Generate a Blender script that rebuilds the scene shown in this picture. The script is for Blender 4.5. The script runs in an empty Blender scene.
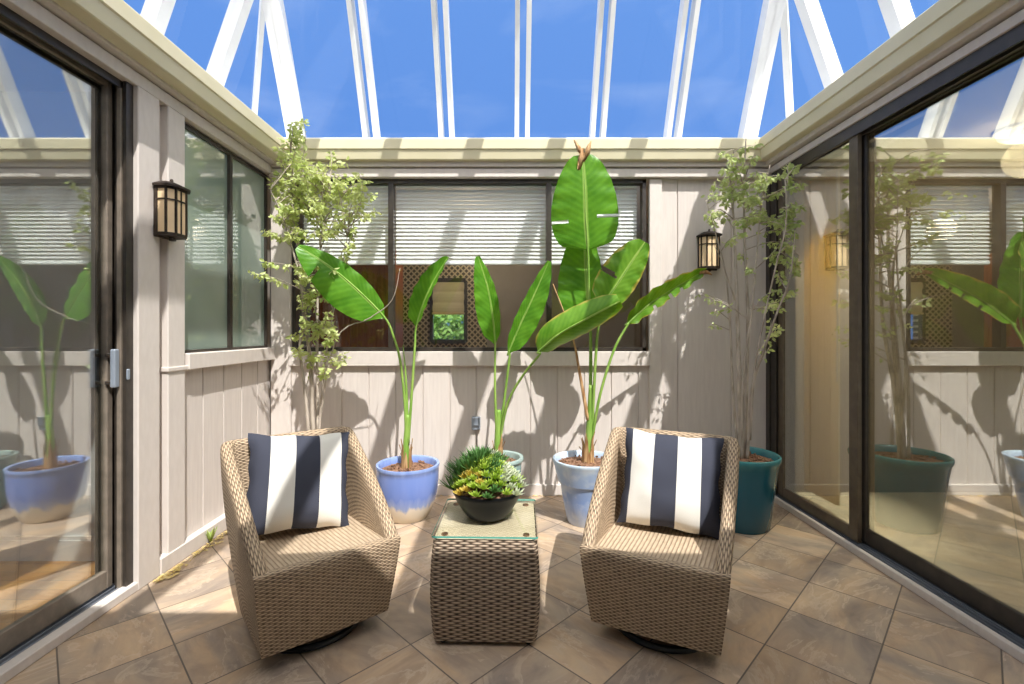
import bpy, math, random
from mathutils import Vector, Matrix, noise
rnd = random.Random(7)
C = bpy.context.scene.collection
F, CX, HY, CH = 475.0, 510.0, 331.0, 1.25
PI = math.pi

def P(px, py, Y):
    """photo pixel + distance from the camera -> point in the room"""
    return Vector(((px-CX)/F*Y, Y, CH-(py-HY)/F*Y))

# ------------------------------------------------------------------ materials
def mat(name, base=(.5,.5,.5), rough=.6, spec=.5, metal=0.0):
    m = bpy.data.materials.new(name); m.use_nodes = True
    b = m.node_tree.nodes['Principled BSDF']
    b.inputs['Base Color'].default_value = (*base, 1)
    b.inputs['Roughness'].default_value = rough
    b.inputs['Specular IOR Level'].default_value = spec
    b.inputs['Metallic'].default_value = metal
    return m
def nd(m, t, **kw):
    n = m.node_tree.nodes.new(t)
    for k, v in kw.items():
        if k in n.inputs: n.inputs[k].default_value = v
        else: setattr(n, k, v)
    return n
def lk(m, a, b): m.node_tree.links.new(a, b)
def bsdf(m): return m.node_tree.nodes['Principled BSDF']
def ramp(m, stops):
    r = nd(m, 'ShaderNodeValToRGB'); e = r.color_ramp.elements
    while len(e) < len(stops): e.new(.5)
    for i, (p, c) in enumerate(stops):
        e[i].position = p; e[i].color = (*c, 1)
    return r
def noisy(name, c1, c2, scale=8, rough=.7, bump=0.0, stretch=(1,1,1), spec=.3, detail=5, lo=.35, hi=.65, coord='Object'):
    m = mat(name, c1, rough, spec)
    tc = nd(m, 'ShaderNodeTexCoord'); mp = nd(m, 'ShaderNodeMapping'); mp.inputs['Scale'].default_value = stretch
    n = nd(m, 'ShaderNodeTexNoise'); n.inputs['Scale'].default_value = scale; n.inputs['Detail'].default_value = detail
    r = ramp(m, [(lo, c1), (hi, c2)])
    lk(m, tc.outputs[coord], mp.inputs['Vector']); lk(m, mp.outputs[0], n.inputs['Vector'])
    lk(m, n.outputs['Fac'], r.inputs[0]); lk(m, r.outputs[0], bsdf(m).inputs['Base Color'])
    if bump:
        b = nd(m, 'ShaderNodeBump'); b.inputs['Strength'].default_value = bump; b.inputs['Distance'].default_value = .01
        lk(m, n.outputs['Fac'], b.inputs['Height']); lk(m, b.outputs[0], bsdf(m).inputs['Normal'])
    return m
def glass(name, tint=(1,1,1), refl=.10, edge=1.0, rough=0.0):
    """thin window glass: clear, with an angle dependent mirror coat"""
    m = bpy.data.materials.new(name); m.use_nodes = True
    nt = m.node_tree; nt.nodes.clear()
    out = nt.nodes.new('ShaderNodeOutputMaterial')
    tr = nt.nodes.new('ShaderNodeBsdfTransparent'); tr.inputs[0].default_value = (*tint, 1)
    gl = nt.nodes.new('ShaderNodeBsdfGlossy'); gl.inputs['Roughness'].default_value = rough; gl.inputs[0].default_value = (.95,.97,.95,1)
    lw = nt.nodes.new('ShaderNodeLayerWeight'); lw.inputs['Blend'].default_value = .5
    pw = nt.nodes.new('ShaderNodeMath'); pw.operation = 'POWER'; pw.inputs[1].default_value = 3.0
    ma = nt.nodes.new('ShaderNodeMath'); ma.operation = 'MULTIPLY_ADD'; ma.inputs[1].default_value = edge*(1-refl); ma.inputs[2].default_value = refl
    ma.use_clamp = True
    mx = nt.nodes.new('ShaderNodeMixShader')
    nt.links.new(lw.outputs['Facing'], pw.inputs[0]); nt.links.new(pw.outputs[0], ma.inputs[0])
    nt.links.new(ma.outputs[0], mx.inputs[0]); nt.links.new(tr.outputs[0], mx.inputs[1]); nt.links.new(gl.outputs[0], mx.inputs[2])
    nt.links.new(mx.outputs[0], out.inputs[0])
    return m

def cloth(name, c, t):
    m = mat(name, c, .9, .1); tl = nd(m, 'ShaderNodeBsdfTranslucent'); tl.inputs[0].default_value = (*c,1)
    ms = nd(m, 'ShaderNodeMixShader'); ms.inputs[0].default_value = t; out = m.node_tree.nodes['Material Output']
    lk(m, bsdf(m).outputs[0], ms.inputs[1]); lk(m, tl.outputs[0], ms.inputs[2]); lk(m, ms.outputs[0], out.inputs[0])
    return m

M = {}
M['siding'] = noisy('taupe_siding', (.61,.55,.505), (.655,.595,.545), 9, .8, .2, (6,6,.5))
M['trimwood'] = noisy('taupe_trim', (.625,.565,.515), (.66,.60,.55), 14, .7, .06, (3,3,1))
M['gutter'] = noisy('cream_gutter', (.70,.64,.43), (.74,.68,.48), 3, .45)
M['white'] = noisy('white_paint', (.82,.82,.80), (.88,.88,.86), 5, .45)
M['bronze'] = noisy('bronze_aluminium', (.030,.024,.019), (.045,.036,.028), 20, .38, 0, spec=.5)
M['bronze_brown'] = noisy('lit_bronze', (.10,.075,.05), (.13,.10,.065), 20, .38, 0, spec=.5)  # bronze whose lit brown look is put into the colour
M['bronze_lite'] = noisy('pale_bronze', (.17,.14,.11), (.23,.19,.15), 20, .4, 0, spec=.5)  # bronze in a lighter tone
M['track'] = noisy('track_metal', (.10,.11,.13), (.22,.24,.28), 30, .3, 0, (1,.05,1), spec=.6)
M['black'] = mat('black_metal', (.012,.012,.013), .45)
M['iron'] = noisy('lantern_iron', (.028,.02,.015), (.05,.034,.024), 30, .5)
M['bowl'] = mat('black_glaze', (.008,.009,.011), .33, .16)
M['soil'] = noisy('bark_soil', (.11,.055,.03), (.33,.19,.12), 60, .95, 1.0)
M['roofglass'] = glass('roof_glass', (.97,.98,1), .015, .35)
M['doorglass'] = glass('door_glass', (.78,.77,.70), .42, .5)
M['leftglass'] = glass('left_door_glass', (.97,.985,.97), .27, .3)
M['winglass'] = glass('window_glass', (.96,.97,.97), .06, .5)
M['tableglass'] = glass('table_glass', (.98,.995,.985), .04, .3)
M['tableedge'] = mat('glass_edge', (.12,.42,.34), .15, .6)
M['blind'] = noisy('blind_white', (.86,.86,.83), (.90,.90,.87), 6, .55)
M['opal'] = mat('opal_glass', (.88,.66,.40), .3)
M['room_wall'] = noisy('dimmed_room_wall', (.20,.165,.12), (.24,.20,.15), 4, .8)  # the dimness of the room is put into this wall colour
M['dim_wall'] = noisy('grey_room_paint', (.30,.28,.25), (.34,.32,.29), 4, .8)
M['room_white'] = noisy('room_white_paint', (.62,.61,.57), (.67,.66,.62), 4, .8)
M['carpet'] = noisy('beige_carpet', (.58,.53,.42), (.68,.62,.50), 90, .95, .3)
M['shade'] = cloth('shade_linen', (.86,.78,.55), .6)
M['curtain'] = cloth('cream_curtain', (.86,.74,.47), .45)
M['redwood'] = noisy('red_brown_wood', (.22,.065,.028), (.36,.12,.05), 5, .4, 0, (8,8,.6))
M['outlet'] = mat('grey_outlet', (.33,.38,.45), .35, .5, .3)
M['bark'] = noisy('pale_bark', (.33,.28,.22), (.55,.48,.40), 30, .85, .4, (1,1,.3))
M['dry'] = noisy('dry_sheath', (.27,.13,.05), (.55,.36,.18), 25, .85, .4, (3,3,.4))
M['debris'] = noisy('dry_leaf_litter', (.62,.45,.14), (.80,.66,.32), 40, .9, .5)
M['weed'] = mat('weed_green', (.42,.55,.14), .6)

def floor_mat():
    m = mat('slate_tiles', (.4,.3,.2), .5, .4)
    tc = nd(m, 'ShaderNodeTexCoord'); mp = nd(m, 'ShaderNodeMapping')
    lk(m, tc.outputs['Object'], mp.inputs['Vector'])
    # rotate 45 deg so the rows run corner to corner
    mp.inputs['Rotation'].default_value = (0, 0, -PI/4)
    mp.inputs['Location'].default_value = (-.393+.333*6, .045+.333*9, 0)
    br = nd(m, 'ShaderNodeTexBrick'); br.offset = 0; br.squash = 1; br.offset_frequency = 1
    for k, v in dict(Scale=1.0).items(): br.inputs[k].default_value = v
    br.inputs['Brick Width'].default_value = .333; br.inputs['Row Height'].default_value = .333
    br.inputs['Mortar Size'].default_value = .0032; br.inputs['Mortar Smooth'].default_value = .25
    br.inputs['Color1'].default_value = (0,0,0,1); br.inputs['Color2'].default_value = (1,1,1,1); br.inputs['Mortar'].default_value = (.5,.5,.5,1)
    lk(m, mp.outputs[0], br.inputs['Vector'])
    # a per-tile shift so that no vein runs over a joint
    sc = nd(m, 'ShaderNodeVectorMath', operation='SCALE'); sc.inputs['Scale'].default_value = 7.3
    lk(m, br.outputs['Color'], sc.inputs[0])
    ad = nd(m, 'ShaderNodeVectorMath', operation='ADD'); lk(m, mp.outputs[0], ad.inputs[0]); lk(m, sc.outputs[0], ad.inputs[1])
    st = nd(m, 'ShaderNodeMapping'); st.inputs['Scale'].default_value = (1.0, 2.2, 1); st.inputs['Rotation'].default_value = (0,0,.5)
    sep = nd(m, 'ShaderNodeSeparateXYZ'); lk(m, ad.outputs[0], sep.inputs[0])
    cmb = nd(m, 'ShaderNodeCombineXYZ'); lk(m, sep.outputs[1], cmb.inputs[0]); lk(m, sep.outputs[0], cmb.inputs[1])
    s0 = nd(m, 'ShaderNodeSeparateXYZ'); lk(m, br.outputs['Color'], s0.inputs[0])
    wn_ = nd(m, 'ShaderNodeTexWhiteNoise'); wn_.noise_dimensions = '1D'; lk(m, s0.outputs[0], wn_.inputs['W'])
    gt = nd(m, 'ShaderNodeMath', operation='GREATER_THAN'); gt.inputs[1].default_value = .5; lk(m, wn_.outputs['Value'], gt.inputs[0])
    sw_ = nd(m, 'ShaderNodeMixRGB'); lk(m, gt.outputs[0], sw_.inputs[0]); lk(m, ad.outputs[0], sw_.inputs[1]); lk(m, cmb.outputs[0], sw_.inputs[2])
    lk(m, sw_.outputs[0], st.inputs['Vector'])
    n1 = nd(m, 'ShaderNodeTexNoise'); n1.inputs['Scale'].default_value = 2.6; n1.inputs['Detail'].default_value = 8; n1.inputs['Roughness'].default_value = .62; n1.inputs['Distortion'].default_value = 1.3
    lk(m, st.outputs[0], n1.inputs['Vector'])
    r1 = ramp(m, [(.25,(.16,.115,.09)), (.40,(.32,.235,.17)), (.50,(.46,.335,.23)), (.60,(.57,.42,.27)), (.74,(.62,.50,.37))])
    lk(m, n1.outputs['Fac'], r1.inputs[0])
    # broad rust and grey clouds in the slate
    n2 = nd(m, 'ShaderNodeTexNoise'); n2.inputs['Scale'].default_value = 1.7; n2.inputs['Detail'].default_value = 5; n2.inputs['Distortion'].default_value = .8
    a2 = nd(m, 'ShaderNodeVectorMath', operation='ADD'); a2.inputs[1].default_value = (3.1,9.7,0); lk(m, st.outputs[0], a2.inputs[0]); lk(m, a2.outputs[0], n2.inputs['Vector'])
    r2 = ramp(m, [(.34,(.25,.225,.21)), (.48,(.42,.32,.235)), (.60,(.60,.40,.23)), (.72,(.50,.375,.26))])
    lk(m, n2.outputs['Fac'], r2.inputs[0])
    mv0 = nd(m, 'ShaderNodeMixRGB'); mv0.inputs[0].default_value = .5; lk(m, r1.outputs[0], mv0.inputs[1]); lk(m, r2.outputs[0], mv0.inputs[2])
    # thin pale cleft edges
    n3 = nd(m, 'ShaderNodeTexNoise'); n3.inputs['Scale'].default_value = 1.5; n3.inputs['Detail'].default_value = 7; n3.inputs['Distortion'].default_value = 1.8; n3.inputs['Roughness'].default_value = .65
    a3 = nd(m, 'ShaderNodeVectorMath', operation='ADD'); a3.inputs[1].default_value = (7.7,1.3,4); lk(m, st.outputs[0], a3.inputs[0]); lk(m, a3.outputs[0], n3.inputs['Vector'])
    r3 = ramp(m, [(.535,(0,0,0)),(.552,(1,1,1)),(.60,(0,0,0))]); lk(m, n3.outputs['Fac'], r3.inputs[0])
    mf = nd(m, 'ShaderNodeMath', operation='MULTIPLY'); mf.inputs[1].default_value = .48; lk(m, r3.outputs[0], mf.inputs[0])
    mv = nd(m, 'ShaderNodeMixRGB'); mv.inputs[2].default_value = (.66,.52,.38,1); lk(m, mf.outputs[0], mv.inputs[0]); lk(m, mv0.outputs[0], mv.inputs[1])
    hs = nd(m, 'ShaderNodeHueSaturation'); hs.inputs['Saturation'].default_value = .95
    ml = nd(m, 'ShaderNodeMath', operation='MULTIPLY_ADD'); ml.inputs[1].default_value = .4; ml.inputs[2].default_value = .8
    sp = nd(m, 'ShaderNodeSeparateXYZ'); lk(m, br.outputs['Color'], sp.inputs[0]); lk(m, sp.outputs[0], ml.inputs[0])
    lk(m, ml.outputs[0], hs.inputs['Value']); lk(m, mv.outputs[0], hs.inputs['Color'])
    mg = nd(m, 'ShaderNodeMixRGB'); mg.inputs[2].default_value = (.15,.12,.095,1)
    lk(m, br.outputs['Fac'], mg.inputs[0]); lk(m, hs.outputs[0], mg.inputs[1]); lk(m, mg.outputs[0], bsdf(m).inputs['Base Color'])
    h = nd(m, 'ShaderNodeMath', operation='MULTIPLY_ADD'); h.inputs[1].default_value = -1.5
    lk(m, br.outputs['Fac'], h.inputs[0]); lk(m, n1.outputs['Fac'], h.inputs[2])
    b = nd(m, 'ShaderNodeBump'); b.inputs['Strength'].default_value = .35; b.inputs['Distance'].default_value = .006
    lk(m, h.outputs[0], b.inputs['Height']); lk(m, b.outputs[0], bsdf(m).inputs['Normal'])
    return m
M['floor'] = floor_mat()

def wicker_mat(name, c1, c2, gap, bw=.052, rh=.0115, deep=.75):
    """over-and-under strands: rows of lens shaped dashes, every second row shifted by one stake"""
    m = mat(name, c1, .55, .3)
    uv = nd(m, 'ShaderNodeUVMap'); sp = nd(m, 'ShaderNodeSeparateXYZ'); lk(m, uv.outputs[0], sp.inputs[0])
    def mth(op, a, b=None, c=None):
        n = nd(m, 'ShaderNodeMath', operation=op)
        for k, q in enumerate((a,b,c)):
            if q is None: continue
            if isinstance(q,(int,float)): n.inputs[k].default_value = q
            else: lk(m, q, n.inputs[k])
        return n.outputs[0]
    v = mth('DIVIDE', sp.outputs[1], rh); row = mth('FLOOR', v); fv = mth('FRACT', v)
    ph = mth('MULTIPLY_ADD', row, PI, mth('MULTIPLY', sp.outputs[0], 2*PI/bw))
    lens = mth('MULTIPLY_ADD', mth('COSINE', ph), .5, .5)
    hgt = mth('MULTIPLY', mth('POWER', mth('SINE', mth('MULTIPLY', fv, PI)), .55), mth('MULTIPLY_ADD', lens, deep, 1-deep))
    tc = nd(m, 'ShaderNodeTexCoord'); n = nd(m, 'ShaderNodeTexNoise'); n.inputs['Scale'].default_value = 45; lk(m, tc.outputs['Object'], n.inputs['Vector'])
    hn = mth('MULTIPLY_ADD', mth('SUBTRACT', n.outputs['Fac'], .5), .35, hgt)
    r = ramp(m, [(.10,gap),(.42,c2),(.85,c1)]); lk(m, hn, r.inputs[0]); lk(m, r.outputs[0], bsdf(m).inputs['Base Color'])
    b = nd(m, 'ShaderNodeBump'); b.inputs['Strength'].default_value = .8; b.inputs['Distance'].default_value = .004
    lk(m, hgt, b.inputs['Height']); lk(m, b.outputs[0], bsdf(m).inputs['Normal'])
    return m
M['wicker'] = wicker_mat('tan_wicker', (.60,.46,.31), (.42,.305,.20), (.06,.038,.022), .037, .0076)
M['wicker_flat'] = wicker_mat('tan_wicker_flat', (.54,.42,.29), (.41,.305,.205), (.20,.14,.09), .12, .0165, .3)
M['wicker_grey'] = wicker_mat('grey_brown_wicker', (.52,.41,.30), (.34,.25,.18), (.045,.03,.02), .055, .0092, .85)
M['wicker_top'] = wicker_mat('table_top_wicker', (.68,.57,.40), (.55,.45,.31), (.22,.16,.10), .03, .012, .4)

def stripe_mat():
    m = mat('striped_canvas', (.8,.8,.78), .9, .2)
    uv = nd(m, 'ShaderNodeUVMap'); sx = nd(m, 'ShaderNodeSeparateXYZ'); lk(m, uv.outputs[0], sx.inputs[0])
    navy, wh = (.05,.054,.075), (.72,.70,.64)
    r = ramp(m, [(0,navy),(.205,wh),(.44,navy),(.67,wh),(.90,navy)]); r.color_ramp.interpolation = 'CONSTANT'
    lk(m, sx.outputs[0], r.inputs[0])
    n = nd(m, 'ShaderNodeTexNoise'); n.inputs['Scale'].default_value = 220; lk(m, uv.outputs[0], n.inputs['Vector'])
    mx = nd(m, 'ShaderNodeMixRGB'); mx.blend_type = 'OVERLAY'; mx.inputs[0].default_value = .45
    lk(m, r.outputs[0], mx.inputs[1]); lk(m, n.outputs['Fac'], mx.inputs[2]); lk(m, mx.outputs[0], bsdf(m).inputs['Base Color'])
    b = nd(m, 'ShaderNodeBump'); b.inputs['Strength'].default_value = .3; b.inputs['Distance'].default_value = .002
    lk(m, n.outputs['Fac'], b.inputs['Height']); lk(m, b.outputs[0], bsdf(m).inputs['Normal'])
    return m
M['stripe'] = stripe_mat()

def glaze_mat(name, stops, streak=.06, rough=.25, wash=None):
    """glaze that runs down a pot: colour by height, with drips and mottling"""
    m = mat(name, stops[0][1], rough, .5)
    tc = nd(m, 'ShaderNodeTexCoord'); sp = nd(m, 'ShaderNodeSeparateXYZ'); lk(m, tc.outputs['Object'], sp.inputs[0])
    mp = nd(m, 'ShaderNodeMapping'); mp.inputs['Scale'].default_value = (1,1,.15); lk(m, tc.outputs['Object'], mp.inputs['Vector'])
    n = nd(m, 'ShaderNodeTexNoise'); n.inputs['Scale'].default_value = 22; n.inputs['Detail'].default_value = 4; lk(m, mp.outputs[0], n.inputs['Vector'])
    c = nd(m, 'ShaderNodeMath', operation='SUBTRACT'); c.inputs[1].default_value = .5; lk(m, n.outputs['Fac'], c.inputs[0])
    a = nd(m, 'ShaderNodeMath', operation='MULTIPLY_ADD'); a.inputs[1].default_value = streak*2; lk(m, c.outputs[0], a.inputs[0]); lk(m, sp.outputs[2], a.inputs[2])
    s = nd(m, 'ShaderNodeMath', operation='MULTIPLY'); s.inputs[1].default_value = 2.0; lk(m, a.outputs[0], s.inputs[0])
    r = ramp(m, stops); lk(m, s.outputs[0], r.inputs[0])
    last = r.outputs[0]
    if wash:
        n2 = nd(m, 'ShaderNodeTexNoise'); n2.inputs['Scale'].default_value = 11; n2.inputs['Detail'].default_value = 6; lk(m, tc.outputs['Object'], n2.inputs['Vector'])
        r2 = ramp(m, [(.5,(0,0,0)),(.68,(.7,.7,.7))]); lk(m, n2.outputs['Fac'], r2.inputs[0])
        mx = nd(m, 'ShaderNodeMixRGB'); mx.inputs[2].default_value = (*wash,1)
        lk(m, r2.outputs[0], mx.inputs[0]); lk(m, last, mx.inputs[1]); last = mx.outputs[0]
    lk(m, last, bsdf(m).inputs['Base Color'])
    return m
M['pot_blue'] = glaze_mat('blue_cream_glaze', [(.0,(.72,.64,.50)),(.19,(.70,.64,.54)),(.25,(.28,.36,.62)),(.36,(.15,.235,.58)),(.64,(.19,.28,.62)),(.72,(.27,.38,.70))], .07)
M['pot_pale'] = glaze_mat('pale_blue_glaze', [(.0,(.52,.58,.70)),(.3,(.24,.36,.66)),(.7,(.38,.50,.70)),(.9,(.58,.70,.76))], .08, .35, (.66,.72,.78))
M['pot_teal'] = glaze_mat('teal_glaze', [(.0,(.012,.085,.125)),(.5,(.01,.105,.16)),(.8,(.012,.125,.18)),(.93,(.06,.25,.26))], .03, .18)
M['pot_sea'] = glaze_mat('sea_green_glaze', [(.0,(.14,.30,.33)),(.5,(.10,.28,.30)),(.72,(.35,.45,.42))], .05, .25)
M['pot_grey'] = glaze_mat('grey_glaze', [(.0,(.25,.26,.27)),(.8,(.32,.33,.34))], .03, .4)

def leaf_mat(name, c1, c2, rib, trans=.45, scale=60, edge=None):
    m = bpy.data.materials.new(name); m.use_nodes = True
    b = bsdf(m); b.inputs['Roughness'].default_value = .34; b.inputs['Specular IOR Level'].default_value = .35
    uv = nd(m, 'ShaderNodeUVMap'); sx = nd(m, 'ShaderNodeSeparateXYZ'); lk(m, uv.outputs[0], sx.inputs[0])
    # side veins: a wave along the leaf that sweeps towards the tip
    ab = nd(m, 'ShaderNodeMath', operation='ABSOLUTE'); lk(m, sx.outputs[1], ab.inputs[0])
    sw = nd(m, 'ShaderNodeMath', operation='MULTIPLY_ADD'); sw.inputs[1].default_value = -.12; lk(m, ab.outputs[0], sw.inputs[0]); lk(m, sx.outputs[0], sw.inputs[2])
    mu = nd(m, 'ShaderNodeMath', operation='MULTIPLY'); mu.inputs[1].default_value = scale*2.5; lk(m, sw.outputs[0], mu.inputs[0])
    si = nd(m, 'ShaderNodeMath', operation='SINE'); lk(m, mu.outputs[0], si.inputs[0])
    tc = nd(m, 'ShaderNodeTexCoord')
    n = nd(m, 'ShaderNodeTexNoise'); n.inputs['Scale'].default_value = 9; n.inputs['Detail'].default_value = 4; lk(m, tc.outputs['Object'], n.inputs['Vector'])
    f = nd(m, 'ShaderNodeMath', operation='MULTIPLY_ADD'); f.inputs[1].default_value = .05; lk(m, si.outputs[0], f.inputs[0]); lk(m, n.outputs['Fac'], f.inputs[2])
    r = ramp(m, [(.28,c1),(.72,c2)]); lk(m, f.outputs[0], r.inputs[0])
    rr = ramp(m, [(.0,(1,1,1)),(.05,(.8,.8,.8)),(.09,(0,0,0))]); lk(m, ab.outputs[0], rr.inputs[0])
    mx = nd(m, 'ShaderNodeMixRGB'); mx.inputs[2].default_value = (*rib,1); lk(m, rr.outputs[0], mx.inputs[0]); lk(m, r.outputs[0], mx.inputs[1])
    last = mx.outputs[0]
    if edge:
        n3 = nd(m, 'ShaderNodeTexNoise'); n3.inputs['Scale'].default_value = 14; lk(m, tc.outputs['Object'], n3.inputs['Vector'])
        ea = nd(m, 'ShaderNodeMath', operation='MULTIPLY_ADD'); ea.inputs[1].default_value = .5; lk(m, n3.outputs['Fac'], ea.inputs[0]); lk(m, ab.outputs[0], ea.inputs[2])
        e2 = ramp(m, [(1.0*.98,(0,0,0)),(1.0,(1,1,1))]);
        es = nd(m, 'ShaderNodeMath', operation='MULTIPLY'); es.inputs[1].default_value = .8; lk(m, ea.outputs[0], es.inputs[0]); 
        e2.color_ramp.elements[0].position = .90; e2.color_ramp.elements[1].position = 1.0
        lk(m, es.outputs[0], e2.inputs[0])
        m3 = nd(m, 'ShaderNodeMixRGB'); m3.inputs[2].default_value = (*edge,1); lk(m, e2.outputs[0], m3.inputs[0]); lk(m, last, m3.inputs[1]); last = m3.outputs[0]
    lk(m, last, b.inputs['Base Color'])
    bp = nd(m, 'ShaderNodeBump'); bp.inputs['Strength'].default_value = .10; bp.inputs['Distance'].default_value = .003
    lk(m, si.outputs[0], bp.inputs['Height']); lk(m, bp.outputs[0], b.inputs['Normal'])
    t = nd(m, 'ShaderNodeBsdfTranslucent'); 
    hs = nd(m, 'ShaderNodeHueSaturation'); hs.inputs['Value'].default_value = 1.4; hs.inputs['Saturation'].default_value = 1.1; hs.inputs['Hue'].default_value = .485
    lk(m, last, hs.inputs['Color']); lk(m, hs.outputs[0], t.inputs['Color'])
    ms = nd(m, 'ShaderNodeMixShader'); ms.inputs[0].default_value = trans
    out = m.node_tree.nodes['Material Output']
    lk(m, b.outputs[0], ms.inputs[1]); lk(m, t.outputs[0], ms.inputs[2]); lk(m, ms.outputs[0], out.inputs[0])
    return m
M['banana'] = leaf_mat('banana_leaf', (.06,.21,.012), (.135,.345,.028), (.32,.50,.11), .30, 60)
M['banana_worn'] = leaf_mat('worn_banana_leaf', (.085,.24,.014), (.19,.38,.04), (.38,.54,.12), .30, 60, (.42,.36,.07))
M['stalk'] = noisy('green_stalk', (.17,.33,.05), (.30,.45,.10), 12, .45, 0, (3,3,.5))
M['treeleaf'] = leaf_mat('tree_leaf', (.40,.50,.15), (.66,.70,.36), (.62,.66,.32), .38, 10)
M['treeleaf2'] = leaf_mat('dark_tree_leaf', (.33,.43,.14), (.60,.65,.34), (.55,.62,.3), .38, 10)
M['succ_dark'] = leaf_mat('aloe_green', (.05,.14,.035), (.11,.24,.06), (.12,.26,.07), .1, 4)
M['succ_lime'] = leaf_mat('lime_succulent', (.30,.46,.05), (.48,.60,.10), (.5,.6,.15), .2, 4)
M['succ_gold'] = leaf_mat('gold_succulent', (.55,.42,.07), (.70,.58,.14), (.7,.6,.2), .2, 4)
M['succ_pale'] = leaf_mat('pale_succulent', (.50,.56,.38), (.72,.74,.58), (.7,.74,.6), .2, 4)
M['bush'] = leaf_mat('garden_bush', (.10,.24,.05), (.30,.48,.12), (.3,.5,.15), .3, 6)

def wood_floor():
    m = mat('oak_floor', (.5,.3,.12), .3, .5)
    tc = nd(m, 'ShaderNodeTexCoord')
    br = nd(m, 'ShaderNodeTexBrick'); br.offset = .37
    br.inputs['Scale'].default_value = 1; br.inputs['Brick Width'].default_value = .9; br.inputs['Row Height'].default_value = .085; br.inputs['Mortar Size'].default_value = .0012
    br.inputs['Color1'].default_value = (.60,.25,.045,1); br.inputs['Color2'].default_value = (.74,.36,.08,1); br.inputs['Mortar'].default_value = (.2,.09,.03,1)
    lk(m, tc.outputs['Object'], br.inputs['Vector']); lk(m, br.outputs['Color'], bsdf(m).inputs['Base Color'])
    return m
M['oak'] = wood_floor()
def lattice_mat():
    m = mat('lattice_mosaic', (.2,.16,.1), .35, .5)
    tc = nd(m, 'ShaderNodeTexCoord'); sp = nd(m, 'ShaderNodeSeparateXYZ'); lk(m, tc.outputs['Object'], sp.inputs[0])
    cb = nd(m, 'ShaderNodeCombineXYZ'); lk(m, sp.outputs[0], cb.inputs[0]); lk(m, sp.outputs[2], cb.inputs[1])
    mp = nd(m, 'ShaderNodeMapping'); mp.inputs['Rotation'].default_value = (0,0,PI/4); lk(m, cb.outputs[0], mp.inputs['Vector'])
    br = nd(m, 'ShaderNodeTexBrick'); br.offset = 0
    br.inputs['Scale'].default_value = 1; br.inputs['Brick Width'].default_value = .05; br.inputs['Row Height'].default_value = .05; br.inputs['Mortar Size'].default_value = .009
    br.inputs['Color1'].default_value = (.035,.03,.022,1); br.inputs['Color2'].default_value = (.06,.05,.035,1); br.inputs['Mortar'].default_value = (.55,.48,.33,1)
    lk(m, mp.outputs[0], br.inputs['Vector']); lk(m, br.outputs['Color'], bsdf(m).inputs['Base Color'])
    return m
M['lattice'] = lattice_mat()
# greenish privacy glass of the left wall window; blurred reflections painted into its mottling
def privacy():
    m = mat('privacy_glass', (.30,.36,.31), .045, 1.0)
    n = nd(m, 'ShaderNodeTexNoise'); n.inputs['Scale'].default_value = 1.4; n.inputs['Detail'].default_value = 2
    tc = nd(m, 'ShaderNodeTexCoord'); lk(m, tc.outputs['Object'], n.inputs['Vector'])
    r = ramp(m, [(.35,(.22,.29,.245)),(.65,(.40,.48,.42))]); lk(m, n.outputs['Fac'], r.inputs[0]); lk(m, r.outputs[0], bsdf(m).inputs['Base Color'])
    bsdf(m).inputs['IOR'].default_value = 2.2
    return m
M['privacy'] = privacy()

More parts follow.
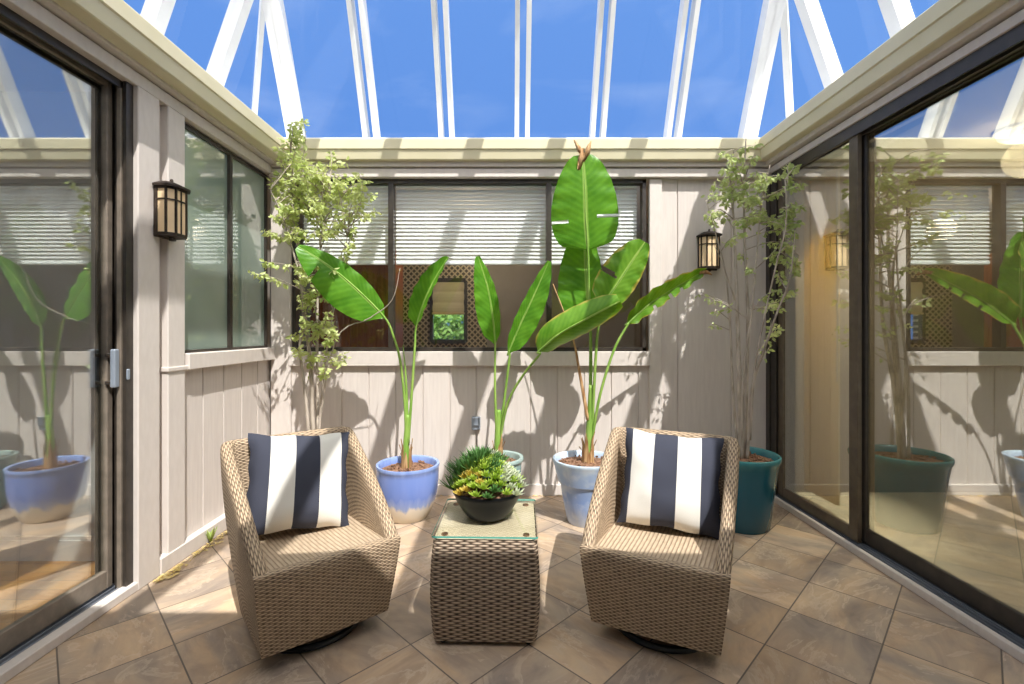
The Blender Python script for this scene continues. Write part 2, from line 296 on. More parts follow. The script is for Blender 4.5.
# ------------------------------------------------------------------ mesh helpers
class MB:
    def __init__(s): s.v = []; s.f = []; s.uv = []; s.mi = []
    def add(s, vs, fs, uvs=None, mi=0):
        b = len(s.v); s.v += [tuple(p) for p in vs]
        for k, f in enumerate(fs):
            s.f.append([b+i for i in f]); s.mi.append(mi)
            s.uv.append(uvs[k] if uvs else None)
        return s
    def box(s, x0, x1, y0, y1, z0, z1, bev=0.0, mi=0, mtx=None):
        if x0 > x1: x0, x1 = x1, x0
        if y0 > y1: y0, y1 = y1, y0
        if z0 > z1: z0, z1 = z1, z0
        if bev <= 0:
            vs = [(x,y,z) for z in (z0,z1) for y in (y0,y1) for x in (x0,x1)]
            fs = [(0,2,3,1),(4,5,7,6),(0,1,5,4),(2,6,7,3),(0,4,6,2),(1,3,7,5)]
        else:
            b = min(bev, (x1-x0)*.45, (y1-y0)*.45, (z1-z0)*.45)
            vs = []
            for (zz, ins) in ((z0,b),(z0+b,0),(z1-b,0),(z1,b)):
                for (a,c) in ((x0+b,y0),(x1-b,y0),(x1,y0+b),(x1,y1-b),(x1-b,y1),(x0+b,y1),(x0,y1-b),(x0,y0+b)):
                    if ins:
                        a = min(max(a,x0+b),x1-b); c = min(max(c,y0+b),y1-b)
                    vs.append((a,c,zz))
            fs = [tuple(reversed(range(8))), tuple(range(24,32))]
            for r in range(3):
                for i in range(8):
                    j = (i+1)%8; fs.append((r*8+i, r*8+j, r*8+8+j, r*8+8+i))
        if mtx is not None: vs = [mtx @ Vector(p) for p in vs]
        return s.add(vs, fs, mi=mi)
    def loft(s, secs, closed=True, cap=True, uvscale=True, mi=0, flip=False):
        """skin a list of equal-length sections; uv in metres"""
        n = len(secs[0]); vs = [p for q in secs for p in q]; fs = []; uvs = []
        us = [0.0]
        for a, b in zip(secs, secs[1:]):
            us.append(us[-1] + sum((Vector(p)-Vector(q)).length for p, q in zip(a,b))/n)
        mid = secs[len(secs)//2]; vv = [0.0]
        for i in range(n): vv.append(vv[-1] + (Vector(mid[(i+1)%n])-Vector(mid[i])).length)
        for r in range(len(secs)-1):
            for i in range(n if closed else n-1):
                j = (i+1)%n
                f = (r*n+i, r*n+j, (r+1)*n+j, (r+1)*n+i); u = [(us[r],vv[i]),(us[r],vv[i+1]),(us[r+1],vv[i+1]),(us[r+1],vv[i])]
                if flip: f = f[::-1]; u = u[::-1]
                fs.append(f); uvs.append(u)
        if cap and closed:
            a = tuple(range(n)); b = tuple(range((len(secs)-1)*n, len(secs)*n))
            for f, rev in ((a, not flip), (b, flip)):
                f = f[::-1] if rev else f
                fs.append(f); uvs.append([(vs[i][0]+vs[i][1], vs[i][2]) for i in f])
        return s.add(vs, fs, uvs, mi)
    def lathe(s, prof, n=32, cx=0, cy=0, mi=0):
        secs = []
        vs = []; fs = []
        for (r, z) in prof:
            for i in range(n):
                a = 2*PI*i/n; vs.append((cx+r*math.cos(a), cy+r*math.sin(a), z))
        for k in range(len(prof)-1):
            for i in range(n):
                j = (i+1)%n; fs.append((k*n+i, k*n+j, (k+1)*n+j, (k+1)*n+i))
        return s.add(vs, fs, mi=mi)
    def tube(s, pts, rad, n=8, mi=0, smooth=6):
        pts = [Vector(p) for p in pts]
        if not isinstance(rad, (list,tuple)): rad = [rad]*len(pts)
        if smooth and len(pts) > 2: pts, rad = catmull(pts, smooth, rad)
        secs = []; up = Vector((.31,.17,.93))
        for i, p in enumerate(pts):
            t = (pts[min(i+1,len(pts)-1)]-pts[max(i-1,0)])
            t = t.normalized() if t.length > 1e-9 else Vector((0,0,1))
            if abs(t.dot(up)) > .95: up = Vector((.9,.3,.1)).normalized()
            a = t.cross(up).normalized(); b = t.cross(a).normalized(); 
            secs.append([p + a*rad[i]*math.cos(2*PI*k/n) + b*rad[i]*math.sin(2*PI*k/n) for k in range(n)])
        return s.loft(secs, flip=True)
    def build(s, name, m, parent=None, smooth=False, sharp=None):
        me = bpy.data.meshes.new(name); me.from_pydata(s.v, [], s.f)
        for mm in (m if isinstance(m, (list,tuple)) else [m]): me.materials.append(mm)
        me.polygons.foreach_set('material_index', s.mi)
        if any(u is not None for u in s.uv):
            L = me.uv_layers.new(name='UVMap')
            for p, u in zip(me.polygons, s.uv):
                if u:
                    for li, q in zip(p.loop_indices, u): L.data[li].uv = q
        if smooth:
            me.polygons.foreach_set('use_smooth', [True]*len(me.polygons))
            if sharp: me.set_sharp_from_angle(angle=math.radians(sharp))
        me.update()
        o = bpy.data.objects.new(name, me); C.objects.link(o)
        if parent is not None: o.parent = parent
        return o

def catmull(pts, k, vals=None):
    out = []; ov = []
    n = len(pts)
    for i in range(n-1):
        p0 = pts[max(i-1,0)]; p1 = pts[i]; p2 = pts[i+1]; p3 = pts[min(i+2,n-1)]
        for j in range(k):
            t = j/k
            out.append(.5*((2*p1)+(p2-p0)*t+(2*p0-5*p1+4*p2-p3)*t*t+(3*p1-p0-3*p2+p3)*t**3))
            if vals: ov.append(vals[i]*(1-t)+vals[i+1]*t)
    out.append(pts[-1])
    if vals: ov.append(vals[-1])
    return out, ov

def tag(o, label=None, cat=None, group=None, kind=None):
    if label: o['label'] = label
    if cat: o['category'] = cat
    if group: o['group'] = group
    if kind: o['kind'] = kind
    return o
def thing(name, label, cat, loc=(0,0,0), rz=0, group=None):
    o = bpy.data.objects.new(name, None); C.objects.link(o)
    o.location = loc; o.rotation_euler = (0,0,rz); o.empty_display_size = .1
    return tag(o, label, cat, group)
def struct(o, label=None, cat=None): return tag(o, label, cat, None, 'structure')
def sempty(name, label=None, cat=None):
    o = bpy.data.objects.new(name, None); C.objects.link(o); o.empty_display_size = .1
    return struct(o, label, cat)
def copy_tree(o, parent=None):
    c = o.copy(); C.objects.link(c)
    if parent is not None: c.parent = parent
    for ch in list(o.children): copy_tree(ch, c)
    return c

# ------------------------------------------------------------------ room shell
XL, XR, YB, YF = -1.81, 1.97, 3.62, -.45
ZW0, ZW1 = 1.115, 2.405            # window band
HEAD = 2.43

# floor of the patio
fl = MB().box(XL-.05, XR+.02, YF, YB+.02, -.10, 0).build('floor', M['floor'])
struct(fl, 'slate look floor tiles laid diagonally across the patio', 'floor')

def siding_back(x0, x1, z0, z1, y, th=.04, pitch=.205, off=0.0, mb=None):
    """grooved plywood siding that faces the camera"""
    mb = mb or MB(); pr = [(x0, y)]
    g = x0 + off
    while g < x1-.02:
        if g > x0+.02: pr += [(g-.006,y),(g-.004,y+.009),(g+.004,y+.009),(g+.006,y)]
        g += pitch
    pr += [(x1,y),(x1,y+th),(x0,y+th)]
    mb.loft([[(a,b,z0) for a,b in pr],[(a,b,z1) for a,b in pr]])
    return mb
def siding_left(y0, y1, z0, z1, x, th=.04, pitch=.205, off=0.0, mb=None):
    mb = mb or MB(); pr = [(x, y0)]
    g = y0 + off
    while g < y1-.02:
        if g > y0+.02: pr += [(x,g-.006),(x-.009,g-.004),(x-.009,g+.004),(x,g+.006)]
        g += pitch
    pr += [(x,y1),(x-th,y1),(x-th,y0)]
    mb.loft([[(a,b,z0) for a,b in pr],[(a,b,z1) for a,b in pr]], flip=True)
    return mb

WX0, WX1 = -1.655, 1.035          # back window opening
WM = (-.907, .297)                # its two mullions
mb = siding_back(XL, WX1+.1, 0, .99, YB, off=.12)
siding_back(WX1+.1, XR+.2, 0, 2.62, YB, off=.14, pitch=.41, mb=mb)
mb.box(XL, WX0-.01, YB, YB+.04, .985, 2.62)
mb.box(XL, WX1+.11, YB, YB+.04, 2.43, 2.62)
wb = mb.build('wall_back', M['siding']); struct(wb, 'taupe grooved plywood wall behind the potted plants', 'wall')
# left wall: siding under the window and the small strip beside the door
mb = siding_left(2.62, YB, 0, 1.04, XL-.02, off=.21)
mb.box(XL-.08, XL-.02, 2.29, 2.66, 0, 2.62)
mb.box(XL-.08, XL-.02, 2.30, YB, 2.43, 2.62)
wl = mb.build('wall_left', M['siding']); struct(wl, 'taupe siding wall beneath the left window', 'wall')

# trims -------------------------------------------------------------
def trim(i, mb, label, m='trimwood'): return struct(mb.build('trim_%d' % i, M[m]), label, 'trim')
t = MB()
t.box(WX0-.02, WX1+.03, YB-.035, YB+.01, .985, 1.095, .004)                 # sill board
t.box(WX1+.02, WX1+.115, YB-.03, YB+.01, .02, 2.40, .004)                   # casing right of the window, to the floor
t.box(XL, WX0-.005, YB-.03, YB+.01, .10, 2.40, .004)                        # corner post
trim(1, t, 'taupe sill board and casings around the back window')
t = MB(); t.box(XL, XR, YB-.06, YB+.01, 2.405, 2.468, .003)
t.box(XL, XR, YB-.075, YB+.01, 2.478, 2.53, .003)
trim(2, t, 'taupe fascia boards above the back window')
t = MB(); t.box(XL-.03, XL+.035, 2.63, YB-.03, 1.035, 1.125, .004)
t.box(XL-.03, XL+.022, 2.485, 2.615, 0, HEAD, .004)
t.box(XL-.06, XL+.022, 2.285, 2.425, 0, HEAD, .004)
t.box(XL-.03, XL+.03, 2.475, 2.64, 1.035, 1.06, .004)
trim(3, t, 'taupe posts and sill beside the left window')
t = MB(); t.box(XL-.03, XL+.022, YF, YB-.04, HEAD, 2.492, .003); t.box(XL-.06, XL+.06, YF, YB-.06, 2.50, 2.55, .003)
trim(4, t, 'taupe head boards over the left glass door')
t = MB(); t.box(XR-.022, XR-.005, YF, YB-.04, HEAD, 2.475, .003); t.box(XR-.06, XR+.08, YF, YB-.06, 2.485, 2.54, .003)
trim(5, t, 'taupe head boards over the right glass door')

# base boards
b = MB().box(XL, XR-.03, YB-.022, YB+.005, 0, .085, .004).build('baseboard_back', M['trimwood']); struct(b, 'taupe base board along the back wall', 'baseboard')
b = MB().box(XL-.02, XL+.028, 2.428, YB-.022, 0, .085, .004).build('baseboard_left', M['trimwood']); struct(b, 'taupe base board along the left wall', 'baseboard')

# gutters: one profile for the three sides, in (out, up)
GP = [(0,2.515),(.108,2.515),(.116,2.52),(.130,2.583),(.140,2.588),(.143,2.655),(.138,2.662),(.0,2.662)]
def gutter_run(i, f, s0, s1, label):
    mb = MB(); a = [f(d,s0(d)) + (z,) for d,z in GP]; c = [f(d,s1(d)) + (z,) for d,z in GP]
    mb.loft([a,c]); o = mb.build('trim_%d' % i, M['gutter']); struct(o, label, 'gutter')
gutter_run(6, lambda d,s: (s, YB-d), lambda d: XL+.02+d, lambda d: XR-d, 'cream metal gutter along the top of the back wall')
gutter_run(7, lambda d,s: (XL+.02+d, s), lambda d: YF, lambda d: YB-d, 'cream metal gutter along the top of the left wall')
gutter_run(8, lambda d,s: (XR-d, s), lambda d: YF, lambda d: YB-d, 'cream metal gutter along the top of the right wall')
# white flashing from the gutters up to the foot of the glass roof
X0F, X1F, Y1F, ZF = -2.06, 2.25, 3.80, 2.80
fb = MB()
def strip(a0, a1, b0, b1):
    fb.add([a0,a1,b1,b0,(a0[0],a0[1],a0[2]-.03),(a1[0],a1[1],a1[2]-.03),(b1[0],b1[1],b1[2]-.03),(b0[0],b0[1],b0[2]-.03)],
           [(0,1,2,3),(7,6,5,4),(0,4,5,1),(3,2,6,7),(1,5,6,2),(0,3,7,4)])
gx0, gx1, gy = XL+.02+.118, XR-.118, YB-.118
strip((gx0,gy,2.676),(gx1,gy,2.676),(X0F-.05,Y1F+.05,ZF-.0),(X1F+.05,Y1F+.05,ZF-.0))
strip((gx0,YF,2.676),(gx0,gy,2.676),(X0F-.05,YF,ZF),(X0F-.05,Y1F+.05,ZF))
strip((gx1,gy,2.676),(gx1,YF,2.676),(X1F+.05,Y1F+.05,ZF),(X1F+.05,YF,ZF))
struct(fb.build('trim_9', M['white']), 'white metal flashing between gutters and glass roof', 'trim')

# glass roof ----------------------------------------------------------
ZT = 3.73; HT = ZT-ZF; VB, VS = .476, .35
cei = sempty('ceiling', 'glass patio roof on white painted bars', 'ceiling')
def bar(mb, a, b, w, d, side):
    a = Vector(a); b = Vector(b); t = (b-a).normalized(); s = Vector(side); s = (s - t*s.dot(t)).normalized(); n = t.cross(s)
    mb.loft([[p + s*w*i + n*d*j for i,j in ((-.5,-.5),(.5,-.5),(.5,.5),(-.5,.5))] for p in (a,b)], flip=False)
KX = [.096+.6*k for k in range(-3,4)]
for x in KX:
    mb = MB(); edge = abs(x-.096) > 1.7
    for o in ((-.028, .028) if edge else (-.042, .042)):
        bar(mb, (x+o, Y1F, ZF-.02), (x+o, Y1F-VB*HT, ZT), .06 if edge else .034, .10, (1,0,0))
    if not edge: mb.box(x-.05, x+.05, -.4, Y1F-VB*HT+.04, ZT-.04, ZT+.04)
    mb.build('rafter', M['white'], cei)
for k in range(7):
    y = 3.22-.565*k
    for sx, x0 in ((1, X0F), (-1, X1F)):
        mb = MB(); bar(mb, (x0, y, ZF-.02), (x0+sx*VS*HT, y, ZT), .08, .09, (0,1,0))
        mb.build('rafter', M['white'], cei)
for sx, x0 in ((1, X0F), (-1, X1F)):
    mb = MB(); bar(mb, (x0, Y1F, ZF-.02), (x0+sx*VS*HT, Y1F-VB*HT, ZT), .032, .05, (1,1,0)); mb.build('hip_bar', M['white'], cei)
xa, xb, yb_ = X0F+VS*HT, X1F-VS*HT, Y1F-VB*HT
mb = MB(); mb.box(xa-.05, xb+.05, yb_-.02, yb_+.03, ZT-.04, ZT+.04); mb.box(xa-.05, xa+.05, -.4, yb_, ZT-.04, ZT+.04); mb.box(xb-.015, xb+.125, -.4, yb_, ZT-.04, ZT+.04)
mb.build('ring_beam', M['white'], cei)
def pane(mb, pts, th=.006):
    pts = [Vector(p) for p in pts]; n = (pts[1]-pts[0]).cross(pts[2]-pts[0]).normalized()*th
    k = len(pts); mb.add(pts, [tuple(range(k))])
gl = MB()
pane(gl, [(X0F,Y1F,ZF),(X1F,Y1F,ZF),(xb,yb_,ZT),(xa,yb_,ZT)])
pane(gl, [(X0F,YF,ZF),(X0F,Y1F,ZF),(xa,yb_,ZT),(xa,YF,ZT)])
pane(gl, [(X1F,Y1F,ZF),(X1F,YF,ZF),(xb,YF,ZT),(xb,yb_,ZT)])
pane(gl, [(xa,-.4,ZT+.045),(xb,-.4,ZT+.045),(xb,yb_,ZT+.045),(xa,yb_,ZT+.045)])
gl.build('roof_glass', M['roofglass'], cei)

# wall behind the camera with its roof edge (throws the shade over the near floor)
mb = MB(); mb.box(-2.1, 2.3, YF-.12, YF, 0, 2.9); mb.box(-2.1, 2.3, YF, .40, 2.62, 2.74); mb.box(-2.3,2.5,YF-.2,YF-.02,2.7,3.72)
struct(mb.build('wall_front', M['room_white']), 'pale house wall with roof edge behind the viewpoint', 'wall')

# ------------------------------------------------------------------ back window
w1 = sempty('window_1', 'wide three part window in the back wall', 'window')
fr = MB(); fw = .028
for (z0,z1) in ((1.09, 1.125),(2.375,2.41)): fr.box(WX0, WX1, YB-.012, YB+.06, z0, z1)
for x in (WX0+fw/2, WX1-fw/2): fr.box(x-fw/2, x+fw/2, YB-.012, YB+.06, 1.1, 2.40)
for x in WM: fr.box(x-.02, x+.02, YB-.008, YB+.06, 1.1, 2.40)
fr.build('window_frame', M['bronze'], w1)
xs = (WX0+fw, WM[0], WM[1], WX1-fw)
for a, b_ in zip(xs, xs[1:]):
    g = MB(); g.box(a+.01, b_-.01, YB+.026, YB+.031, 1.115, 2.385); g.build('window_glass', M['winglass'], w1)
# blinds inside
for k, (a, b_) in enumerate(zip(xs, xs[1:])):
    t = thing('window_blind', ('white slatted blind in the left pane behind the leafy tree', 'white slatted blind in the wide middle pane of the back window', 'white slatted blind in the right pane behind the tallest banana leaf')[k], 'blind', ((a+b_)/2, YB+.085, 1.765), 0, 'blinds in the back window')
    h = (b_-a)/2-.02
    s = MB(); z = .035
    while z < .60:
        m_ = Matrix.Translation((0,0,z)) @ Matrix.Rotation(math.radians(60), 4, 'X')
        s.box(-h, h, -.018, .018, -.0012, .0012, mtx=m_); z += .030
    s.build('slats', M['blind'], t)
    MB().box(-h, h, -.014, .014, 0, .02, .004).build('bottom_rail', M['blind'], t)
    MB().box(-h, h, -.022, .022, .60, .64, .004).build('head_rail', M['blind'], t)
    for q in (-.6, .6): MB().tube([(h*q,-.018,.01),(h*q,-.018,.6)], .0018, 5, smooth=0).build('ladder_cord', M['blind'], t)

# ------------------------------------------------------------------ left window (privacy glass)
w2 = sempty('window_2', 'two part window in the left wall, greenish privacy glass with painted-in reflections', 'window')
fr = MB(); ya, yz, ym = 2.645, 3.585, 3.115
for (z0,z1) in ((1.12,1.142),(2.398,2.42)): fr.box(XL-.045, XL-.02, ya, yz, z0, z1)
for y in (ya+.008, yz-.008): fr.box(XL-.045, XL-.02, y-.008, y+.008, 1.13, 2.41)
fr.box(XL-.045, XL-.018, ym-.015, ym+.015, 1.13, 2.41)
fr.build('window_frame', M['bronze'], w2)
for a, b_ in ((ya+.02, ym-.01),(ym+.01, yz-.02)):
    MB().box(XL-.042, XL-.036, a, b_, 1.14, 2.40).build('window_glass', M['privacy'], w2)

# ------------------------------------------------------------------ sliding doors
def rail_panel(mb, x, th, y0, y1, z0, z1, st0, st1, br, tr):
    mb.box(x-th/2, x+th/2, y0, y0+st0, z0, z1, .003); mb.box(x-th/2, x+th/2, y1-st1, y1, z0, z1, .003)
    mb.box(x-th/2+.001, x+th/2-.001, y0+st0, y1-st1, z0, z0+br, .003); mb.box(x-th/2+.001, x+th/2-.001, y0+st0, y1-st1, z1-tr, z1, .003)
d1 = sempty('door_1', 'bronze framed sliding glass door in the left wall', 'door')
f = MB()
xo = XL+.012
f.box(XL-.17, XL-.03, YF, 2.30, 2.425, 2.47)                                      # head
for (a,b_) in ((-.022,-.034),(-.088,-.10),(-.13,-.15)): f.box(XL+a, XL+b_, YF, 2.285, 2.395, 2.43)
f.box(XL-.17, XL-.005, 2.279, 2.30, .03, 2.43)
for (a,b_) in ((.0,-.018),(-.045,-.055),(-.11,-.12),(-.14,-.15)): f.box(XL+a-.002, XL+b_, 2.243, 2.285, .03, 2.43)
f.build('door_frame', M['bronze'], d1)
MB().box(XL-.043, XL-.022, 2.236, 2.284, .03, 2.43, .002).build('jamb_strip', M['bronze_lite'], d1)
tr_ = MB(); tr_.box(XL-.17, XL-.02, YF, 2.29, .0, .028)
for a in (-.033,-.06,-.09,-.12,-.15): tr_.box(XL+a-.004, XL+a+.004, YF, 2.275, .02, .042)
tr_.build('track', M['track'], d1)
MB().box(XL-.03, XL+.02, YF, 2.31, 0, .042, .004).build('threshold', M['trimwood'], d1)
p = MB(); rail_panel(p, XL-.088, .03, -.4, 2.252, .045, 2.425, .06, .032, .085, .028)
p.build('sliding_panel', M['bronze_lite'], d1)
MB().box(XL-.091, XL-.085, -.34, 2.222, .125, 2.40).build('glass_pane', M['leftglass'], d1)
h = MB(); h.box(XL-.050, XL-.026, 2.205, 2.236, .985, 1.165, .005)
h.build('door_handle', M['outlet'], d1)
for z in (1.0,1.13): MB().box(XL-.076, XL-.048, 2.208, 2.220, z, z+.016, .002).build('handle_mount', M['bronze'], d1)
l = MB(); l.box(XL-.008, XL+.003, 2.2435, 2.262, 1.02, 1.07, .003); l.build('lock_plate', M['outlet'], d1)

d2 = sempty('door_2', 'bronze framed sliding glass door in the right wall', 'door')
f = MB()
f.box(XR-.004, XR+.17, YF, YB, 2.425, 2.47)
for a in (-.004,.037,.080,.13): f.box(XR+a-.004, XR+a+.006, YF, YB-.02, 2.365, 2.43)
f.box(XR-.02, XR+.17, YB-.05, YB+.0, .03, 2.43)
for a in (-.004,.037,.080,.13): f.box(XR+a-.006, XR+a+.006, YB-.12, YB-.03, .03, 2.43)
f.build('door_frame', M['bronze'], d2)
tr_ = MB(); tr_.box(XR-.02, XR+.17, YF, YB-.04, 0, .028)
for a in (-.005,.018,.038,.058,.085,.12,.15): tr_.box(XR+a-.003, XR+a+.003, YF, YB-.05, .02, .042)
tr_.build('track', M['track'], d2)
MB().box(XR-.045, XR-.018, YF, YB-.03, 0, .042, .004).build('threshold', M['trimwood'], d2)
p = MB(); rail_panel(p, XR+.018, .026, 2.70, 3.50, .045, 2.42, .07, .06, .07, .05); p.build('sliding_panel', M['bronze_brown'], d2)
MB().box(XR+.015, XR+.021, 2.765, 3.45, .11, 2.38).build('glass_pane', M['doorglass'], d2)
p = MB(); rail_panel(p, XR+.058, .026, -.4, 2.765, .045, 2.42, .06, .07, .085, .05); p.build('sliding_panel', M['bronze'], d2)
MB().box(XR+.055, XR+.061, -.35, 2.70, .125, 2.38).build('glass_pane', M['doorglass'], d2)

# ------------------------------------------------------------------ rooms behind the glass
def room_slab(name, m, label, cat, *boxes):
    mb = MB()
    for b_ in boxes: mb.box(*b_)
    return struct(mb.build(name, M[m]), label, cat)
room_slab('floor_left', 'oak', 'orange oak floor of the room behind the left door', 'floor', (-5.6, XL-.17, YF-.1, 5.6, -.08, 0.0))
room_slab('floor_right', 'carpet', 'beige carpet of the room behind the right door', 'floor', (XR+.17, 5.6, YF-.1, 5.6, -.08, 0.0))
room_slab('floor_back', 'oak', 'floor of the room behind the back window', 'floor', (-4, 4.2, YB+.2, 6.3, -.08, 0.0))
room_slab('ceiling_left', 'room_white', 'ceiling of the left room', 'ceiling', (-5.6, XL-.09, YF-.1, 6.4, 2.56, 2.66))
room_slab('ceiling_right', 'room_white', 'ceiling of the right room', 'ceiling', (XR+.09, 5.6, YF-.1, 6.4, 2.56, 2.66))
room_slab('ceiling_back', 'room_white', 'ceiling of the back room', 'ceiling', (XL-.09, XR+.09, YB+.05, 6.4, 2.56, 2.66))
room_slab('wall_room_left', 'dim_wall', 'grey walls of the room behind the left door', 'wall', (-5.7,-5.6,1.2,5.6,0,2.6), (-5.6,-2.1,YF-.2,YF-.1,0,2.6), (-2.6, XL-.07, YB+.02, YB+.1, 0, 2.6))
room_slab('wall_room_right', 'room_wall', 'walls of the room behind the right door, darkened in colour to look dim', 'wall', (5.6,5.7,.6,5.6,0,2.6), (XR+.23,5.6,YB+.06,YB+.14,0,2.6))
# partition in the left room that catches the sun, with white skirting
room_slab('wall_partition', 'white', 'pale partition wall inside the left room', 'wall', (-5.6,XL-.172,2.60,2.68,0,2.56))
room_slab('baseboard_partition', 'white', 'white skirting of the partition in the left room', 'baseboard', (-5.6,XL-.175,2.58,2.60,0,.11), (-5.6,XL-.175,2.587,2.60,.11,.13))
# back room
room_slab('wall_room_back', 'dim_wall', 'dark walls of the room behind the back window', 'wall', (-.28,4.2,5.8,5.9,0,2.6), (-4,-1.33,5.8,5.9,0,2.6))
LX0, LX1, LZ0, LZ1 = P(432,0,5.8).x, P(466,0,5.8).x, P(0,341,5.8).z, P(0,281,5.8).z
room_slab('wall_mosaic', 'lattice', 'dark lattice patterned wall seen through the back window', 'wall',
          (-1.33,LX0,5.78,5.9,0,2.6),(LX1,-.28,5.78,5.9,0,2.6),(LX0,LX1,5.78,5.9,0,LZ0),(LX0,LX1,5.78,5.9,LZ1,2.6))
w3 = sempty('window_3', 'small window in the lattice wall of the back room', 'window')
fr = MB(); fr.box(LX0,LX1,5.74,5.80,LZ0-.03,LZ0+.02); fr.box(LX0,LX1,5.74,5.80,LZ1-.02,LZ1+.03); fr.box(LX0-.02,LX0+.02,5.74,5.80,LZ0,LZ1); fr.box(LX1-.02,LX1+.02,5.74,5.80,LZ0,LZ1)
fr.build('window_frame', M['bronze'], w3)
MB().box(LX0,LX1,5.83,5.836,LZ0,LZ1).build('window_glass', M['winglass'], w3)
t = thing('roman_shade', 'beige fabric shade half lowered in the small far window', 'shade', ((LX0+LX1)/2, 5.76, LZ1))
hw = (LX1-LX0)/2-.015
s = MB(); secs=[]
for i in range(13):
    z = -.40*i/12; secs.append([(-hw,-.012-.012*abs(math.sin(i*PI/4)),z),(hw,-.012-.012*abs(math.sin(i*PI/4)),z),(hw,.0,z),(-hw,.0,z)])
s.loft(secs); s.build('fabric', M['shade'], t)
MB().box(-hw-.005,hw+.005,-.03,.01,-.41,-.385,.004).build('bottom_bar', M['curtain'], t)
# red brown cupboard in the back room behind the left pane
t = thing('tall_cupboard', 'dark red-brown wooden cupboard behind the left pane of the back window', 'cupboard', (P(362,0,4.75).x, 4.75, 0))
MB().box(-.52,.30,0,.5,.0,2.1,.006).build('body', M['redwood'], t)
for a,b_ in ((-.51,-.115),(-.105,.29)):
    d = MB().box(a,b_,-.022,.0,.06,2.06,.005).build('door', M['redwood'], t)
    for z0,z1 in ((.12,.95),(1.02,1.98)):
        MB().box(a+.07,b_-.07,-.028,-.02,z0,z1,.004).build('door_panel', M['redwood'], d)

# ------------------------------------------------------------------ wicker armchairs
def chair_shape():
    ZB, ZTOP = .076, .755
    th = .052
    top = [(-.292,-.275),(-.302,.41),(.302,.41),(.292,-.275)]
    bot = [(-.24,-.195),(-.25,.26),(.25,.26),(.24,-.195)]
    def rounded(c, r, n=7):
        pts = []
        c = [Vector((a,b,0)) for a,b in c]
        for i,p in enumerate(c):
            if i in (0,3): pts.append(p); continue
            a = (c[i-1]-p).normalized(); b = (c[i+1]-p).normalized()
            for k in range(n+1):
                t = k/n; pts.append((p+a*r)*(1-t)**2 + p*2*t*(1-t) + (p+b*r)*t*t)
        return pts
    def dense(pts, segs):
        out = []
        for (a,b),n in zip(zip(pts,pts[1:]),segs):
            for k in range(n): out.append(a.lerp(b,k/n))
        out.append(pts[-1]); return out
    n = 7; segs = [16]+[1]*n+[10]+[1]*n+[16]
    T = dense(rounded(top,.09,n),segs); B = dense(rounded(bot,.11,n),segs)
    N = []
    for i in range(len(T)):
        t = (T[min(i+1,len(T)-1)]-T[max(i-1,0)]).normalized(); N.append(Vector((t.y,-t.x,0)))
    def g(z):
        q = min(max((z-ZB)/(ZTOP-ZB),0),1); return 1-(1-q)**1.7
    L = len(T)
    def rim(i):
        y = T[i].y; q = min(max((y+.275)/(.64),0),1)
        return .395 + (.755-.395)*(q**.9)
    secs = []
    for i in range(L):
        h = rim(i); s = []
        for j in range(11):
            z = ZB+(h-.022-ZB)*j/10; p = B[i].lerp(T[i],g(z)); s.append((p.x,p.y,z))
        pt = B[i].lerp(T[i],g(h))
        for a in (30,60,90,120,150):
            c = math.cos(math.radians(a)); o = th/2*(1-c); 
            q = pt + N[i]*o; s.append((q.x,q.y,h-.022+.022*math.sin(math.radians(a))))
        zi = .315
        for j in range(8):
            z = h-.022+(zi-(h-.022))*j/7; p = B[i].lerp(T[i],g(z))+N[i]*th; s.append((p.x,p.y,z))
        secs.append(s)
    iL = 16+n//2+1; iR = L-1-iL
    return secs, iL, iR, B, T, g, ZB, th
